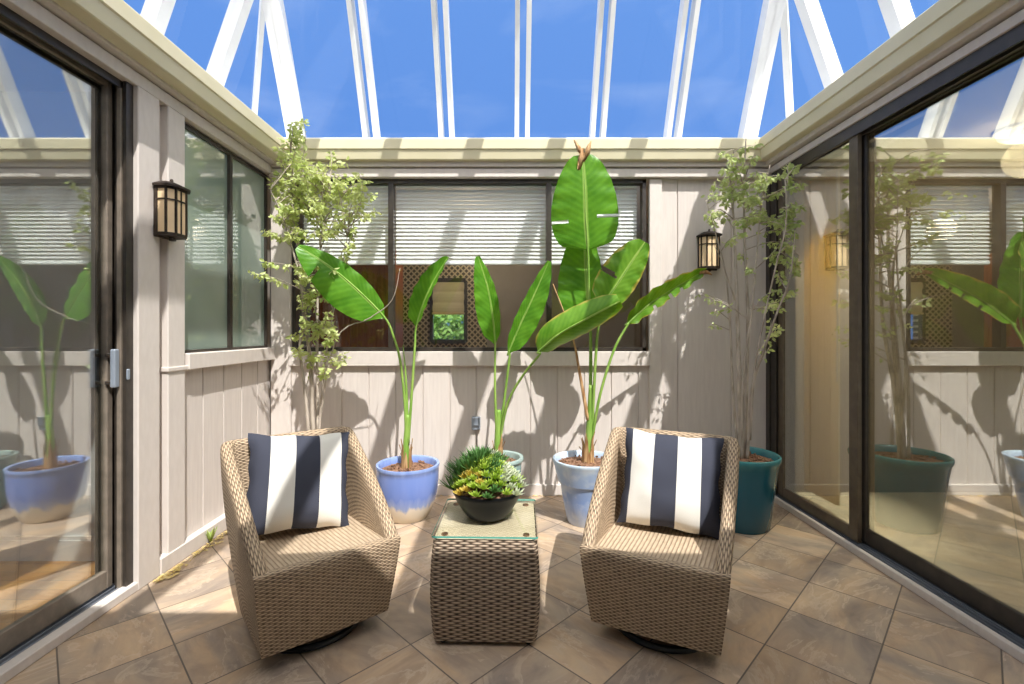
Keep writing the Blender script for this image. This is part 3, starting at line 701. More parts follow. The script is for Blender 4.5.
def make_chair(name, label, loc, rz):
    t = thing(name, label, 'chair', loc, rz, 'wicker swivel chairs')
    secs, iL, iR, B, T, g, ZB, th = chair_shape()
    for a, b_, nm in ((0,iL,'arm'),(iL,iR,'backrest'),(iR,len(secs)-1,'arm')):
        MB().loft(secs[a:b_+1], flip=True).build(nm, M['wicker'], t, True, 50)
    # front apron: full width, bowed, turning over at the top into the seat edge
    mb = MB(); sx = []
    for k in range(13):
        u = -1+2*k/12; s = []
        for j in range(11):
            z = ZB+(.378-ZB)*j/10; p = B[0].lerp(T[0],g(z)); s.append((p.x*-u*1.0, p.y-.022+.006*u*u, z))
        p = B[0].lerp(T[0],g(.385))
        s += [(p.x*-u, p.y-.014, .391),(p.x*-u, p.y+.004,.394),(p.x*-u, p.y+.03,.388)]
        for j in range(4):
            z = .365+(ZB-.365)*j/3; p = B[0].lerp(T[0],g(z)); s.append((p.x*-u, p.y+.028, z))
        sx.append(s)
    mb.loft(sx, flip=True).build('front_apron', M['wicker'], t, True, 50)
    # seat deck, woven front to back
    mb = MB(); sx = []
    for k in range(9):
        v = k/8; y = -.232+.575*v; z = .386-.045*v; hw = .228+.025*v
        sx.append([(-hw,y,z-.03),(-hw,y,z),(-hw*.5,y,z-.008*math.sin(PI*v)),(0,y,z-.011*math.sin(PI*v)),(hw*.5,y,z-.008*math.sin(PI*v)),(hw,y,z),(hw,y,z-.03)])
    mb.loft(sx, flip=True).build('seat', M['wicker_flat'], t, True, 40)
    MB().box(-.20,.20,-.15,.21,.06,.09,.005).build('underframe', M['black'], t)
    mb = MB(); R_ = .20
    ring = [(R_*math.cos(2*PI*k/40), R_*math.sin(2*PI*k/40)+.035, .014) for k in range(41)]
    mb.tube(ring, .0135, 8, smooth=0)
    for k in range(4):
        a = PI/4+PI/2*k; mb.tube([(0,.035,.03),(R_*math.cos(a), R_*math.sin(a)+.035, .016)], .011, 6, smooth=0)
    mb.lathe([(.0,.075),(.06,.075),(.06,.05),(.035,.045),(.035,.02),(.0,.02)], 20, 0, .035)
    mb.build('swivel_base', M['black'], t, True, 40)
    for sxx in (-1,1): MB().box(sxx*.215-.012, sxx*.215+.012, .20,.225,.045,.08,.004).build('bumper', M['black'], t)
    return t
LCH = (-.832,2.013,0); LRZ = .671
RCH = (.637,2.008,0); RRZ = -.452
make_chair('wicker_chair', 'woven tan wicker swivel chair on the left, beside the bright blue pot', LCH, LRZ)
make_chair('wicker_chair', 'woven tan wicker swivel chair on the right, in front of the teal pot', RCH, RRZ)

def make_pillow(label, chair, crz, off, tilt, roll, yaw=0, seed=1, us=0):
    S = .222; n = 22; vs = []; fs = []; uvs = []
    def pt(u, v, side):
        e = max(abs(u),abs(v))
        pin = 1-.075*(1-abs(u)**2)*abs(v)**3-.0*abs(u); pin2 = 1-.075*(1-abs(v)**2)*abs(u)**3
        t = (max(0,1-abs(u)**2.6)*max(0,1-abs(v)**2.6))**.55
        wob = .004*math.sin(11*v+seed)*abs(u)**8; wob2 = .003*math.sin(8*u+seed*2)*abs(v)**6
        nz = .010*noise.noise(Vector((u*2.2+seed,v*2.2,side)))*(1-e**4)
        return (S*u*pin2+wob, side*(.094*t)+nz, S*v*pin+wob2)
    mb = MB()
    for side in (-1,1):
        g_ = [[pt(-1+2*i/n,-1+2*j/n,side) for i in range(n+1)] for j in range(n+1)]
        vs = [p for r in g_ for p in r]; fs=[]; uvs=[]
        for j in range(n):
            for i in range(n):
                f = (j*(n+1)+i, j*(n+1)+i+1, (j+1)*(n+1)+i+1, (j+1)*(n+1)+i); u = [(min(max(a_/n+us,.001),.999),b_/n) for a_,b_ in ((i,j),(i+1,j),(i+1,j+1),(i,j+1))]
                if side>0: f=f[::-1]; u=u[::-1]
                fs.append(f); uvs.append(u)
        mb.add(vs,fs,uvs)
    o = mb.build('throw_pillow', M['stripe'], None, True)
    mt = Matrix.Translation(chair) @ Matrix.Rotation(crz,4,'Z') @ Matrix.Translation(off) @ Matrix.Rotation(yaw,4,'Z') @ Matrix.Rotation(-tilt,4,'X') @ Matrix.Rotation(roll,4,'Y')
    o.matrix_world = mt
    tag(o, label, 'pillow', 'striped throw pillows')
make_pillow('navy and white striped pillow leaning in the left wicker chair', LCH, LRZ, (-.005,.20,.568), math.radians(25), math.radians(5), math.radians(-8), 1.3)
make_pillow('navy and white striped pillow leaning in the right wicker chair', RCH, RRZ, (.015,.20,.565), math.radians(25), math.radians(3), math.radians(8), 4.1, .118)

# ------------------------------------------------------------------ wicker side table with glass top
tb = thing('side_table', 'square grey-brown wicker side table with glass top between the chairs', 'table', (-.095, 2.085, 0), math.radians(-1.5))
def rsq(h, r, n=5):
    out=[]
    for cx,cy,a0 in ((h-r,-h+r,-90),(h-r,h-r,0),(-h+r,h-r,90),(-h+r,-h+r,180)):
        for k in range(n+1):
            a = math.radians(a0+90*k/n); out.append((cx+r*math.cos(a), cy+r*math.sin(a)))
    return out
def body_half(z): q=(z-.02)/(.425-.02); return .206+.013*math.sin(PI*min(max(q,0),1))**.8
mb = MB(); zz=[.02+.405*k/14 for k in range(15)]
secs=[[(x,y,z) for x,y in rsq(body_half(z),.025)] for z in zz]
# uv: round the table along u, height along v
n_=len(secs[0]); vs=[p for s in secs for p in s]; fs=[]; uvs=[]; per=[0]
for i in range(n_): per.append(per[-1]+(Vector(secs[7][(i+1)%n_])-Vector(secs[7][i])).length)
for r in range(14):
    for i in range(n_):
        j=(i+1)%n_; fs.append((r*n_+i,r*n_+j,(r+1)*n_+j,(r+1)*n_+i)); uvs.append([(per[i],zz[r]),(per[i+1],zz[r]),(per[i+1],zz[r+1]),(per[i],zz[r+1])])
fs.append(tuple(range(n_))[::-1]); uvs.append([(p[0],p[1]) for p in secs[0]][::-1])
mb.add(vs,fs,uvs).build('body', M['wicker_grey'], tb, True, 45)
mb = MB(); tp=[(x,y) for x,y in rsq(.203,.025)]
mb.add([(x,y,.425) for x,y in tp]+[(x,y,.418) for x,y in tp],[tuple(range(n_))]+[(i,i+n_,(i+1)%n_+n_,(i+1)%n_) for i in range(n_)],[[(x,y) for x,y in tp]]+[[(0,0)]*4]*n_)
mb.build('woven_top', M['wicker_top'], tb)
mb = MB(); tp = rsq(.212,.012)
mb.add([(x,y,.431) for x,y in tp]+[(x,y,.439) for x,y in tp],[tuple(range(n_))[::-1],tuple(range(n_,2*n_))]); 
k0=len(mb.v); mb.add([(x,y,.431) for x,y in tp]+[(x,y,.439) for x,y in tp],[(i,(i+1)%n_,(i+1)%n_+n_,i+n_) for i in range(n_)],mi=1)
mb.build('glass_top', [M['tableglass'],M['tableedge']], tb)
for sx in (-1,1):
    for sy in (-1,1):
        MB().lathe([(.0,.425),(.013,.425),(.013,.431),(.0,.431)],14,sx*.165,sy*.165).build('glass_pad', M['soil'], tb)
        MB().lathe([(.0,.0),(.014,.0),(.014,.022),(.0,.022)],12,sx*.17,sy*.17).build('foot', M['black'], tb)

# ------------------------------------------------------------------ bowl of succulents
sb = thing('succulent_bowl', 'black bowl crowded with small green and yellow succulents on glass-topped wicker table', 'plant', (-.10, 2.10, .4395))
MB().lathe([(.0,.0),(.085,.0),(.092,.006),(.115,.035),(.138,.075),(.147,.1),(.153,.106),(.153,.117),(.146,.118),(.138,.108),(.125,.085),(.0,.085)],40).build('bowl', M['bowl'], sb, True, 50)
mb = MB(); mb.lathe([(.139,.103),(.10,.112),(.05,.118),(.0,.12)],24); mb.build('soil', M['soil'], sb, True)
def rosette(parent, x, y, z, r, nl, up, m, w=.3, name='succulent', lean=(0,0)):
    mb = MB()
    for k in range(nl):
        a = 2.39996*k; q = k/nl
        el = up*(1-q)+1.45*q; L = r*(1-.45*q)*rnd.uniform(.85,1.1)
        d = Vector((math.cos(a)*math.cos(el)+lean[0], math.sin(a)*math.cos(el)+lean[1], math.sin(el))).normalized()
        s = Vector((-math.sin(a), math.cos(a), 0)); n = s.cross(d)
        secs=[]
        for i,(t,ww) in enumerate(((0,.5),(.35,1),(.7,.85),(1,.05))):
            c = Vector((x,y,z))+d*L*t + Vector((0,0,1))*(.18*L*t*t)
            hw = w*L*.5*ww; th = hw*.35
            secs.append([c-s*hw, c-n*th, c+s*hw, c+n*th])
        b0=len(mb.v); mb.loft(secs, flip=True)
    for k in range(len(mb.uv)): mb.uv[k] = [(.3,.3)]*len(mb.f[k])
    return mb.build(name, m, parent, True, 60)
for k in range(96):
    # a mounded cushion: spiky dark aloes at back left, lime in the middle, gold low left, pale right
    q = (k+.5)/96; rr = .150*math.sqrt(q); a = 2.39996*k; x = rr*math.cos(a); y = rr*math.sin(a)
    dome = .112+.125*(1-(rr/.152)**2)**.8
    lx, ly = x*3.2, y*3.2
    j_ = rnd.random()
    if x < -.015 and y > -.03 and j_ < .72: m=M['succ_dark']; up=.35; w=.13; r=rnd.uniform(.075,.105); z=dome-.01; nl=20
    elif x < -.02 and y < .0: m=M['succ_gold'] if j_<.6 else M['succ_lime']; up=.2; w=.36; r=rnd.uniform(.034,.044); z=dome-.015; nl=20
    elif x > .065: m=M['succ_pale'] if j_<.75 else M['succ_lime']; up=.25; w=.26; r=rnd.uniform(.034,.05); z=dome-.01; nl=22
    elif y > .03: m=M['succ_pale'] if j_<.35 else M['succ_dark']; up=.4; w=.16; r=rnd.uniform(.055,.08); z=dome; nl=20
    else: m=M['succ_lime'] if j_<.75 else M['succ_dark']; up=.25; w=.30; r=rnd.uniform(.034,.048); z=dome-.005; nl=22
    rosette(sb, x, y, z, r, nl, up, m, w, lean=(lx,ly))
# ------------------------------------------------------------------ banana plants
def leaf_blade(mid, wa, wb_, m, parent, roll=0, fold=.15, droop=.25, ripple=.006, tears=(), tip=1.0, name='leaf', n=30, base=.10, off=Vector((0,0,0)), fat=.62, skew=.8):
    pts,_ = catmull([Vector(p)-off for p in mid], 12)
    # even resample
    d=[0]
    for a,b in zip(pts,pts[1:]): d.append(d[-1]+(b-a).length)
    Ltot=d[-1]; res=[]
    k=0
    for i in range(n+1):
        s=Ltot*i/n
        while k<len(d)-2 and d[k+1]<s: k+=1
        res.append(pts[k].lerp(pts[k+1], (s-d[k])/max(1e-9,d[k+1]-d[k])))
    Mw=6; vs=[]; fs=[]; uvs=[]
    ph=rnd.uniform(0,6)
    for i,p in enumerate(res):
        t=(res[min(i+1,n)]-res[max(i-1,0)]).normalized()
        s=Vector((0,1,0)).cross(t); s=s.normalized() if s.length>.05 else Vector((1,0,0))
        s=Matrix.Rotation(roll,3,t)@s; nn=t.cross(s).normalized()      # nn points along +-Y
        u=i/n
        prof=max(0.0,math.sin(PI*min(1,(u*(1-.02)+.0)**skew)))**fat
        if u<base: prof*= (u/base)**.6
        for j in range(-Mw,Mw+1):
            v=j/Mw; W=(wa if v>0 else wb_)*prof
            x=abs(v)*W
            q=p + s*math.copysign(x,v)*math.cos(fold) - nn*(x*math.sin(fold)) + nn*(droop*x*x/max(.05,max(wa,wb_))*1.2) + nn*ripple*math.sin(u*38+ph+v)*abs(v)**2
            vs.append(q)
    R=2*Mw+1
    for i in range(n):
        for j in range(2*Mw):
            v=(j+.5-Mw)/Mw
            if any(i==ti and ((v>0)==(sd>0)) and abs(v)>dp for ti,sd,dp in tears): continue
            fs.append((i*R+j,i*R+j+1,(i+1)*R+j+1,(i+1)*R+j))
            U0,U1=Ltot*i/n,Ltot*(i+1)/n; v0,v1=(j-Mw)/Mw,(j+1-Mw)/Mw
            uvs.append([(U0,v0),(U0,v1),(U1,v1),(U1,v0)])
    o=MB().add(vs,fs,uvs).build(name,m,parent,True)
    return o,res
def add_leaf(root, off, stalk, mid, wa, wb_, m, r0=.0105, **kw):
    """blade is the part, its stalk and midrib the sub-part"""
    o,res=leaf_blade(mid,wa,wb_,m,root,off=off,**kw)
    sp=[Vector(p)-off for p in stalk]
    if (sp[-1]-res[0]).length>.004: sp.append(res[0])
    rr=[r0*(1-.35*i/(len(sp)-1)) for i in range(len(sp))]
    sp+= [res[len(res)//3],res[2*len(res)//3],res[-2]]; rr+= [r0*.5,r0*.32,r0*.1]
    MB().tube(sp,rr,8,smooth=6).build('stalk',M['stalk'],o,True)
    return o
def PL(lst): return [P(*q) for q in lst]
def make_pot(root, prof, m, soil_r, soil_z, name='pot'):
    p=MB().lathe(prof,48).build(name,M[m],root,True,45)
    mb=MB(); n=28
    secs=[]
    for k in range(6):
        r=soil_r*(1-k/5)
        secs.append((r, soil_z+.02*(k/5)))
    mb.lathe(secs,n)
    mb.v=[(x,y,z+.010*noise.noise(Vector((x*30,y*30,0)))*(1 if (x*x+y*y)**.5<soil_r*.95 else 0)) for x,y,z in mb.v]
    mb.build('soil',M['soil'],root,True)
    ch=MB()
    for k in range(60):
        a=rnd.uniform(0,2*PI); r=soil_r*.93*math.sqrt(rnd.random()); s=rnd.uniform(.006,.014)
        mt=Matrix.Translation((r*math.cos(a),r*math.sin(a),soil_z+.012+.008*(1-r/soil_r)))@Matrix.Rotation(rnd.uniform(0,3),4,Vector((rnd.random(),rnd.random(),rnd.random()+.1)).normalized())
        ch.box(-s,s,-s*.6,s*.6,-s*.3,s*.3,mtx=mt)
    tag(ch.build('bark_chips',M['soil'],root),kind='stuff')
    return p
def pot_prof(rb, rt, h, belly=.0, lip=.014, th=.018, foot=.0, ring=None):
    pr=[(0,0),(rb*.96,0),(rb,.006)]
    for k in range(1,13):
        q=k/12; r=rb+(rt-rb)*q+belly*math.sin(PI*q**.8)
        pr.append((r,.006+(h-.03-.006)*q))
        if ring and abs(q-ring)<.05: pr.append((r+.006,pr[-1][1]+.002)); 
    pr+=[(rt+lip*.8,h-.024),(rt+lip,h-.012),(rt+lip*.7,h-.001),(rt,h),(rt-th*.7,h-.004),(rt-th,h-.02),(rt-th-.006,h-.09)]
    return pr
def stem(root, off, pts, rads, dry_pts=None, dry_r=None):
    MB().tube([Vector(p)-off for p in pts],rads,12,smooth=5).build('stem',M['stalk'],root,True)
    mb=MB()
    base=Vector(pts[0])-off
    h0=.0; top=.22
    for k in range(9):
        a=2*PI*k/9+rnd.uniform(-.2,.2); r=rads[0]*1.05; l=rnd.uniform(.55,1.1)*top
        d=Vector((math.cos(a),math.sin(a),0)); s=Vector((-d.y,d.x,0)); wd=rads[0]*.5
        secs=[]
        for t,k2,w2 in ((0,1.12,1),(.4,1.05,.9),(.75,1.08,.6),(1,1.25+.4*rnd.random(),.12)):
            c=base+d*r*k2+Vector((0,0,l*t-.02)); secs.append([c-s*wd*w2,c+d*.003,c+s*wd*w2,c-d*.003])
        mb.loft(secs)
    mb.build('dry_sheath',M['dry'],root,True,50)

# left plant ---------------------------------------------------------
o=Vector((-.687,3.20,0)); off=o
A=thing('potted_banana_plant','two-leaved banana plant in a bright blue pot with cream base, behind left wicker chair','plant',o,0,'potted banana plants')
make_pot(A,pot_prof(.130,.205,.362,.028,lip=.005),'pot_blue',.192,.315)
stem(A,off,[(o.x-.01,o.y,.32),P(406,440,3.2),P(408,415,3.2)],[.029,.018,.012])
add_leaf(A,off,PL([(406,445,3.2),(405,405,3.2),(400,360,3.19),(393,335,3.18),(385,318,3.16)]),PL([(385,318,3.16),(358,290,3.10),(328,265,3.04),(298,246,3.0)]),.085,.185,M['banana'],roll=math.radians(18),fold=.15,droop=.2,tears=((22,-1,.4),))
add_leaf(A,off,PL([(408,445,3.2),(412,390,3.2),(415,345,3.2),(416,328,3.2)]),PL([(416,328,3.2),(423,305,3.19),(434,281,3.17),(448,257,3.14)]),.05,.105,M['banana'],roll=math.radians(-25),fold=.55,droop=.1)
MB().tube([P(408,440,3.2)-off,P(406,380,3.22)-off,P(403,345,3.24)-off],[.012,.007,.002],8).build('spear',M['stalk'],A,True)
# middle plant -------------------------------------------------------
o=Vector((-.085,3.34,0)); off=o
B_=thing('potted_banana_plant','banana plant in sea-green pot, standing behind the black succulent bowl','plant',o,0,'potted banana plants')
make_pot(B_,pot_prof(.115,.168,.37,.012),'pot_sea',.153,.325)
stem(B_,off,[(o.x,o.y,.33),P(498,430,3.34),P(499,410,3.34)],[.030,.022,.015])
add_leaf(B_,off,PL([(497,440,3.34),(495,390,3.33),(495,345,3.32)]),PL([(495,345,3.32),(493,318,3.30),(488,288,3.27),(478,256,3.24)]),.055,.125,M['banana'],roll=math.radians(20),fold=.35)
add_leaf(B_,off,PL([(499,440,3.34),(505,395,3.33),(510,352,3.31)]),PL([(508,354,3.31),(519,327,3.28),(533,297,3.25),(549,261,3.22)]),.125,.055,M['banana'],roll=math.radians(-20),fold=.35)
add_leaf(B_,off,PL([(500,440,3.34),(508,402,3.28),(524,374,3.2),(540,354,3.1)]),PL([(538,352,3.1),(556,336,3.02),(588,318,2.95),(620,301,2.9)]),.115,.10,M['banana_worn'],roll=math.radians(8),fold=-.35,droop=.6,fat=.28,skew=.85,base=.04)
# right plant --------------------------------------------------------
o=Vector((.50,3.13,0)); off=o
D_=thing('potted_banana_plant','tallest banana plant with broad upright leaves, in a pale blue ridged pot','plant',o,0,'potted banana plants')
pr=[(0,0),(.118,0),(.122,.006),(.150,.14),(.166,.24),(.174,.262),(.182,.266),(.205,.36),(.214,.392),(.219,.405),(.217,.412),(.208,.414),(.199,.405),(.194,.36)]
make_pot(D_,pr,'pot_pale',.195,.372)
stem(D_,off,[(P(588,460,3.13).x,3.13,.38),P(590,420,3.13),P(591,385,3.13)],[.034,.022,.014])
add_leaf(D_,off,PL([(590,430,3.13),(591,350,3.15),(589,290,3.13),(588,250,3.10)]),PL([(588,250,3.10),(586,222,3.08),(585,190,3.06),(583,155,3.06)]),.215,.225,M['banana'],roll=math.radians(-6),fold=.1,tears=((10,1,.25),(9,-1,.45)),fat=.42,base=.05,skew=.66)
add_leaf(D_,off,PL([(590,430,3.14),(590,380,3.2),(590,318,3.26)]),PL([(590,318,3.26),(588,300,3.27),(586,270,3.28),(584,232,3.28)]),.13,.20,M['banana'],roll=math.radians(10),fold=.12,fat=.42,base=.05,skew=.6)
add_leaf(D_,off,PL([(592,430,3.12),(595,370,3.1),(598,330,3.08),(604,304,3.05)]),PL([(602,306,3.05),(616,286,3.02),(631,263,3.0),(645,242,2.98)]),.11,.15,M['banana_worn'],roll=math.radians(-15),fold=.2,tears=((12,-1,.2),(13,-1,.3)),fat=.42,skew=.75)
add_leaf(D_,off,PL([(592,440,3.12),(600,395,3.1),(614,350,3.1),(628,324,3.1)]),PL([(626,325,3.1),(648,305,3.12),(676,287,3.14),(706,270,3.16)]),.055,.115,M['banana_worn'],roll=math.radians(25),fold=.5,droop=.1,tears=((16,1,.4),(10,1,.45),(20,1,.5)),fat=.5,skew=.7,ripple=.012)
mb=MB(); mb.tube([P(588,420,3.12)-off,P(580,375,3.16)-off,P(572,335,3.2)-off,P(553,284,3.24)-off],[.013,.010,.006,.003],8); mb.build('dry_stalk',M['dry'],D_,True)
# crumpled brown tip at the top of the tall leaf
mb=MB()
for (a,b) in (((574,140),(586,160)),((591,141),(584,162)),((583,148),(579,170))):
    p0=P(*b,3.06)-off; p1=P(*a,3.04)-off; dd=(p1-p0); s=Vector((dd.z,.3*dd.length,-dd.x)).normalized()
    mb.loft([[p0-s*.012,p0+Vector((0,.004,0)),p0+s*.012,p0-Vector((0,.004,0))],[p0.lerp(p1,.5)-s*.022,p0.lerp(p1,.5)+Vector((0,-.01,0)),p0.lerp(p1,.5)+s*.02,p0.lerp(p1,.5)-Vector((0,.014,0))],[p1-s*.004,p1+Vector((0,.002,0)),p1+s*.004,p1-Vector((0,.002,0))]])
mb.build('withered_tip',M['dry'],D_,True)
mb=MB(); mb.tube([P(699,272,3.155)-off,P(706,272,3.16)-off,P(712,275,3.165)-off],[.018,.013,.003],7); mb.build('withered_tip',M['dry'],D_,True)

# ------------------------------------------------------------------ slender trees
def clampY(px, Y):
    if px > CX+20: return min(Y, 1.79*F/(px-CX))
    if px < CX-20: return min(Y, 1.56*F/(CX-px)) if px < 290 else Y
    return Y
def tree(root, off, stems, clusters, depth, leafsize, m, seed, dens=1.4):
    r=random.Random(seed)
    tr=MB(); lv=MB(); tips=[]
    for (pts,ra) in stems:
        tr.tube([P(*q)-off for q in pts],[ra*(1-.75*i/(len(pts)-1)) for i in range(len(pts))],7,smooth=5)
    allp=[]
    for (pts,ra) in stems:
        pp,_=catmull([P(*q) for q in pts],6); allp+=pp[6:]
    bl=MB()
    for (cx,cy,rx,ry,n) in clusters:
        # a few twigs feed every cluster
        c=P(cx,cy,clampY(cx,depth)); 
        near=sorted(allp,key=lambda q:(q-c).length+(0 if q.z<c.z else .4))[:8]
        nt=max(2,n//12)
        ends=[]
        for k in range(nt):
            a=r.uniform(0,2*PI); q=math.sqrt(r.random())
            px=cx+rx*q*math.cos(a); py=cy+ry*q*math.sin(a); Y=clampY(px,depth+r.uniform(-.2,.16))
            e=P(px,py,Y); s=r.choice(near); mid=s.lerp(e,.55)+Vector((r.uniform(-.04,.04),r.uniform(-.04,.04),r.uniform(0,.05)))
            bl.tube([s-off,mid-off,e-off],[.0042,.003,.0012],5,smooth=4); ends.append((s,mid,e))
        for k in range(int(n*dens)):
            s,mid,e=r.choice(ends); t=r.uniform(.35,1.08)
            b=s*(1-t)**2+mid*2*t*(1-t)+e*t*t
            d=Vector((r.uniform(-1,1),r.uniform(-1,1),r.uniform(-1.1,.35))).normalized(); L=leafsize*r.uniform(.65,1.2)
            b=b+d*.008
            s1=d.cross(Vector((r.uniform(-1,1),r.uniform(-1,1),r.uniform(-.3,1)))).normalized(); nn=d.cross(s1)
            w=L*.27
            p0=b; p1=b+d*L*.3+s1*w+nn*w*.35; p2=b+d*L*.72+s1*w*.8+nn*w*.3; p3=b+d*L-nn*L*.1; p4=b+d*L*.72-s1*w*.8+nn*w*.3; p5=b+d*L*.3-s1*w+nn*w*.35; p6=b+d*L*.45
            V_=[q-off for q in (p0,p1,p2,p3,p4,p5,p6)]
            if any((q+off).x>1.93 or (q+off).x<-1.74 or (q+off).y>3.575 for q in V_): continue
            if any((q+off).z>2.46 and ((q+off).y>3.46 or (q+off).x<-1.63 or (q+off).x>1.80) for q in V_): continue
            lv.add(V_,[(0,1,6),(1,2,6),(2,3,6),(3,4,6),(4,5,6),(5,0,6)],[[(0,.2),(.02,.8),(.02,.1)]]*6)
    tr.build('trunk',M['bark'],root,True)
    bl.build('twigs',M['bark'],root,True)
    tag(lv.build('foliage',M[m],root,True),kind='stuff')
# left tree, its pot hidden behind the left chair
o=Vector((-1.31,3.22,0)); off=o
T1=thing('potted_tree','leafy slender tree climbing the left corner behind the left wicker chair','tree',o,0,'slender potted trees')
make_pot(T1,pot_prof(.115,.155,.30,.01),'pot_grey',.14,.255)
tree(T1,off,[
    ([(314,475,3.22),(313,420,3.26),(310,360,3.30),(303,300,3.32),(297,240,3.30),(292,180,3.25),(290,128,3.2)],.017),
    ([(316,475,3.22),(318,420,3.25),(317,350,3.3),(318,290,3.33),(322,230,3.3),(330,180,3.25)],.014),
    ([(312,475,3.22),(306,400,3.2),(300,345,3.22),(305,300,3.25),(294,255,3.2),(282,215,3.15),(270,190,3.08)],.012),
    ([(317,475,3.22),(322,390,3.2),(330,330,3.22),(340,280,3.25),(350,220,3.27)],.009),
    ([(316,450,3.22),(335,342,3.15),(370,318,3.1),(392,300,3.05),(400,268,3.02)],.006)],
   [(298,136,18,20,90),(300,160,26,20,130),(322,165,24,18,130),(318,190,45,22,260),(348,190,20,24,120),(288,190,18,26,110),(330,218,34,20,190),(295,222,25,22,120),(272,222,22,22,45),(258,262,14,26,32),(345,250,16,18,36),(302,262,24,22,90),(316,310,20,32,90),(300,330,14,20,30),(338,325,20,26,46),(345,352,12,14,16),(318,372,16,22,30),(374,212,8,14,20),(366,195,10,12,30),(300,300,12,22,40),(326,290,16,24,50),(306,345,10,20,25),(338,360,12,10,16)],
   3.22,.038,'treeleaf',11,2.2)
# right tree in the tall teal pot
o=Vector((1.49,3.08,0)); off=o
T2=thing('potted_tree','airy many-stemmed tree in a tall teal pot beside the right glass door','tree',o,0,'slender potted trees')
make_pot(T2,[(0,0),(.168,0),(.174,.006),(.186,.10),(.198,.22),(.214,.34),(.226,.41),(.236,.43),(.239,.445),(.236,.457),(.228,.461),(.217,.452),(.210,.40)],'pot_teal',.211,.415)
tree(T2,off,[
    ([(741,462,3.08),(740,400,3.1),(738,330,3.14),(736,270,3.18),(733,210,3.2),(728,160,3.2)],.018),
    ([(744,462,3.08),(746,390,3.1),(748,320,3.15),(745,250,3.18),(744,190,3.2),(746,138,3.2)],.016),
    ([(738,462,3.08),(733,390,3.15),(730,320,3.2),(725,270,3.22),(716,235,3.22),(706,200,3.2)],.010),
    ([(747,462,3.05),(752,390,3.05),(764,350,3.0),(778,310,2.95),(790,278,2.9),(795,230,2.86)],.011),
    ([(742,462,3.05),(743,380,3.05),(752,310,3.05),(757,250,3.1),(762,200,3.1),(770,165,3.05)],.010),
    ([(750,440,3.05),(756,360,3.0),(775,270,2.95),(786,225,2.9),(785,180,2.9)],.008),
    ([(735,300,3.18),(722,262,3.15),(714,245,3.1)],.006)],
   [(746,150,14,12,40),(728,158,16,12,40),(724,186,20,18,85),(745,190,22,18,110),(768,182,18,18,80),(790,178,14,14,48),(748,215,26,18,90),(778,215,16,24,85),(715,212,16,16,40),(786,255,14,26,60),(740,245,16,14,30),(776,300,12,24,34),(702,302,9,12,12),(716,318,10,9,10),(760,262,14,18,30),(775,345,8,10,10),(792,210,10,20,50),(782,290,12,22,40),(772,330,10,14,18),(780,235,14,18,50),(735,176,18,14,50)],
   3.12,.035,'treeleaf2',23,1.9)

# ------------------------------------------------------------------ wall lanterns
def make_lantern(label, loc, rz):
    """mission style half lantern; wall at y=0, faces -y; origin at the foot of the back plate"""
    t=thing('wall_lantern',label,'lantern',loc,rz,'wall lanterns'); w,d,h=.135,.09,.265
    MB().box(-w/2-.006,w/2+.006,-.016,0,.0,h,.003).build('back_plate',M['iron'],t)
    f=MB(); e=.0045
    ch=.03                                     # canted front corners
    pl=[(-w/2,-.014),(-w/2,-d+ch),(-w/2+ch,-d),(w/2-ch,-d),(w/2,-d+ch),(w/2,-.014)]
    for (x,y) in pl: f.box(x-e,x+e,y-e,y+e,.015,h-.01)
    for z in (.02,h-.075,h-.018):
        for a,b in zip(pl,pl[1:]):
            bar(f,(a[0],a[1],z),(b[0],b[1],z),.007,.008,(0,0,1))
    f.box(-.003,.003,-d-.003,-d+.003,.02,h-.02)
    f.build('frame',M['iron'],t)
    for a,b in zip(pl,pl[1:]):
        g=MB(); bar(g,(a[0]*.97,a[1]+.003,h/2),(b[0]*.97,b[1]+.003,h/2),h-.035,.003,(0,0,1)); g.build('pane',M['opal'],t)
    c=MB(); o1=[(x*1.22,(-.002 if y>-.02 else y-.018)) for x,y in pl]; o2=[(x*.62,y*.7) for x,y in pl]
    c.loft([[(x,y,h-.012) for x,y in o1],[(x,y,h) for x,y in o1],[(x,y,h+.022) for x,y in o2]]); c.build('cap',M['iron'],t)
    c=MB(); c.lathe([(0,h+.045),(.006,h+.042),(.009,h+.034),(.006,h+.026),(.009,h+.018)],12,0,-d*.45); c.build('finial',M['iron'],t,True)
    c=MB(); c.loft([[(x*1.06,y-.003,.008) for x,y in pl],[(x*1.06,y-.003,.02) for x,y in pl]]); c.box(-.012,.012,-d*.6,-d*.35,-.012,.01,.003); c.build('bottom_tray',M['iron'],t)
    return t
make_lantern('dark iron lantern with amber glass on the left wall post',(XL+.024,2.45,1.725),math.radians(90))
make_lantern('dark iron lantern on the back wall half hidden by the right tree',(P(707,0,3.62).x,YB,1.71),0)

# ------------------------------------------------------------------ small things
t=thing('outlet_box','grey outdoor outlet box on the wall behind the middle banana plant','outlet',(P(476,0,3.6).x,YB,.50))
MB().box(-.033,.033,-.03,0,0,.10,.006).build('box',M['outlet'],t)
MB().box(-.030,.030,-.042,-.03,.035,.098,.004).build('cover',M['outlet'],t)
MB().tube([(-.03,-.036,.098),(.03,-.036,.098)],.005,8,smooth=0).build('hinge',M['outlet'],t)

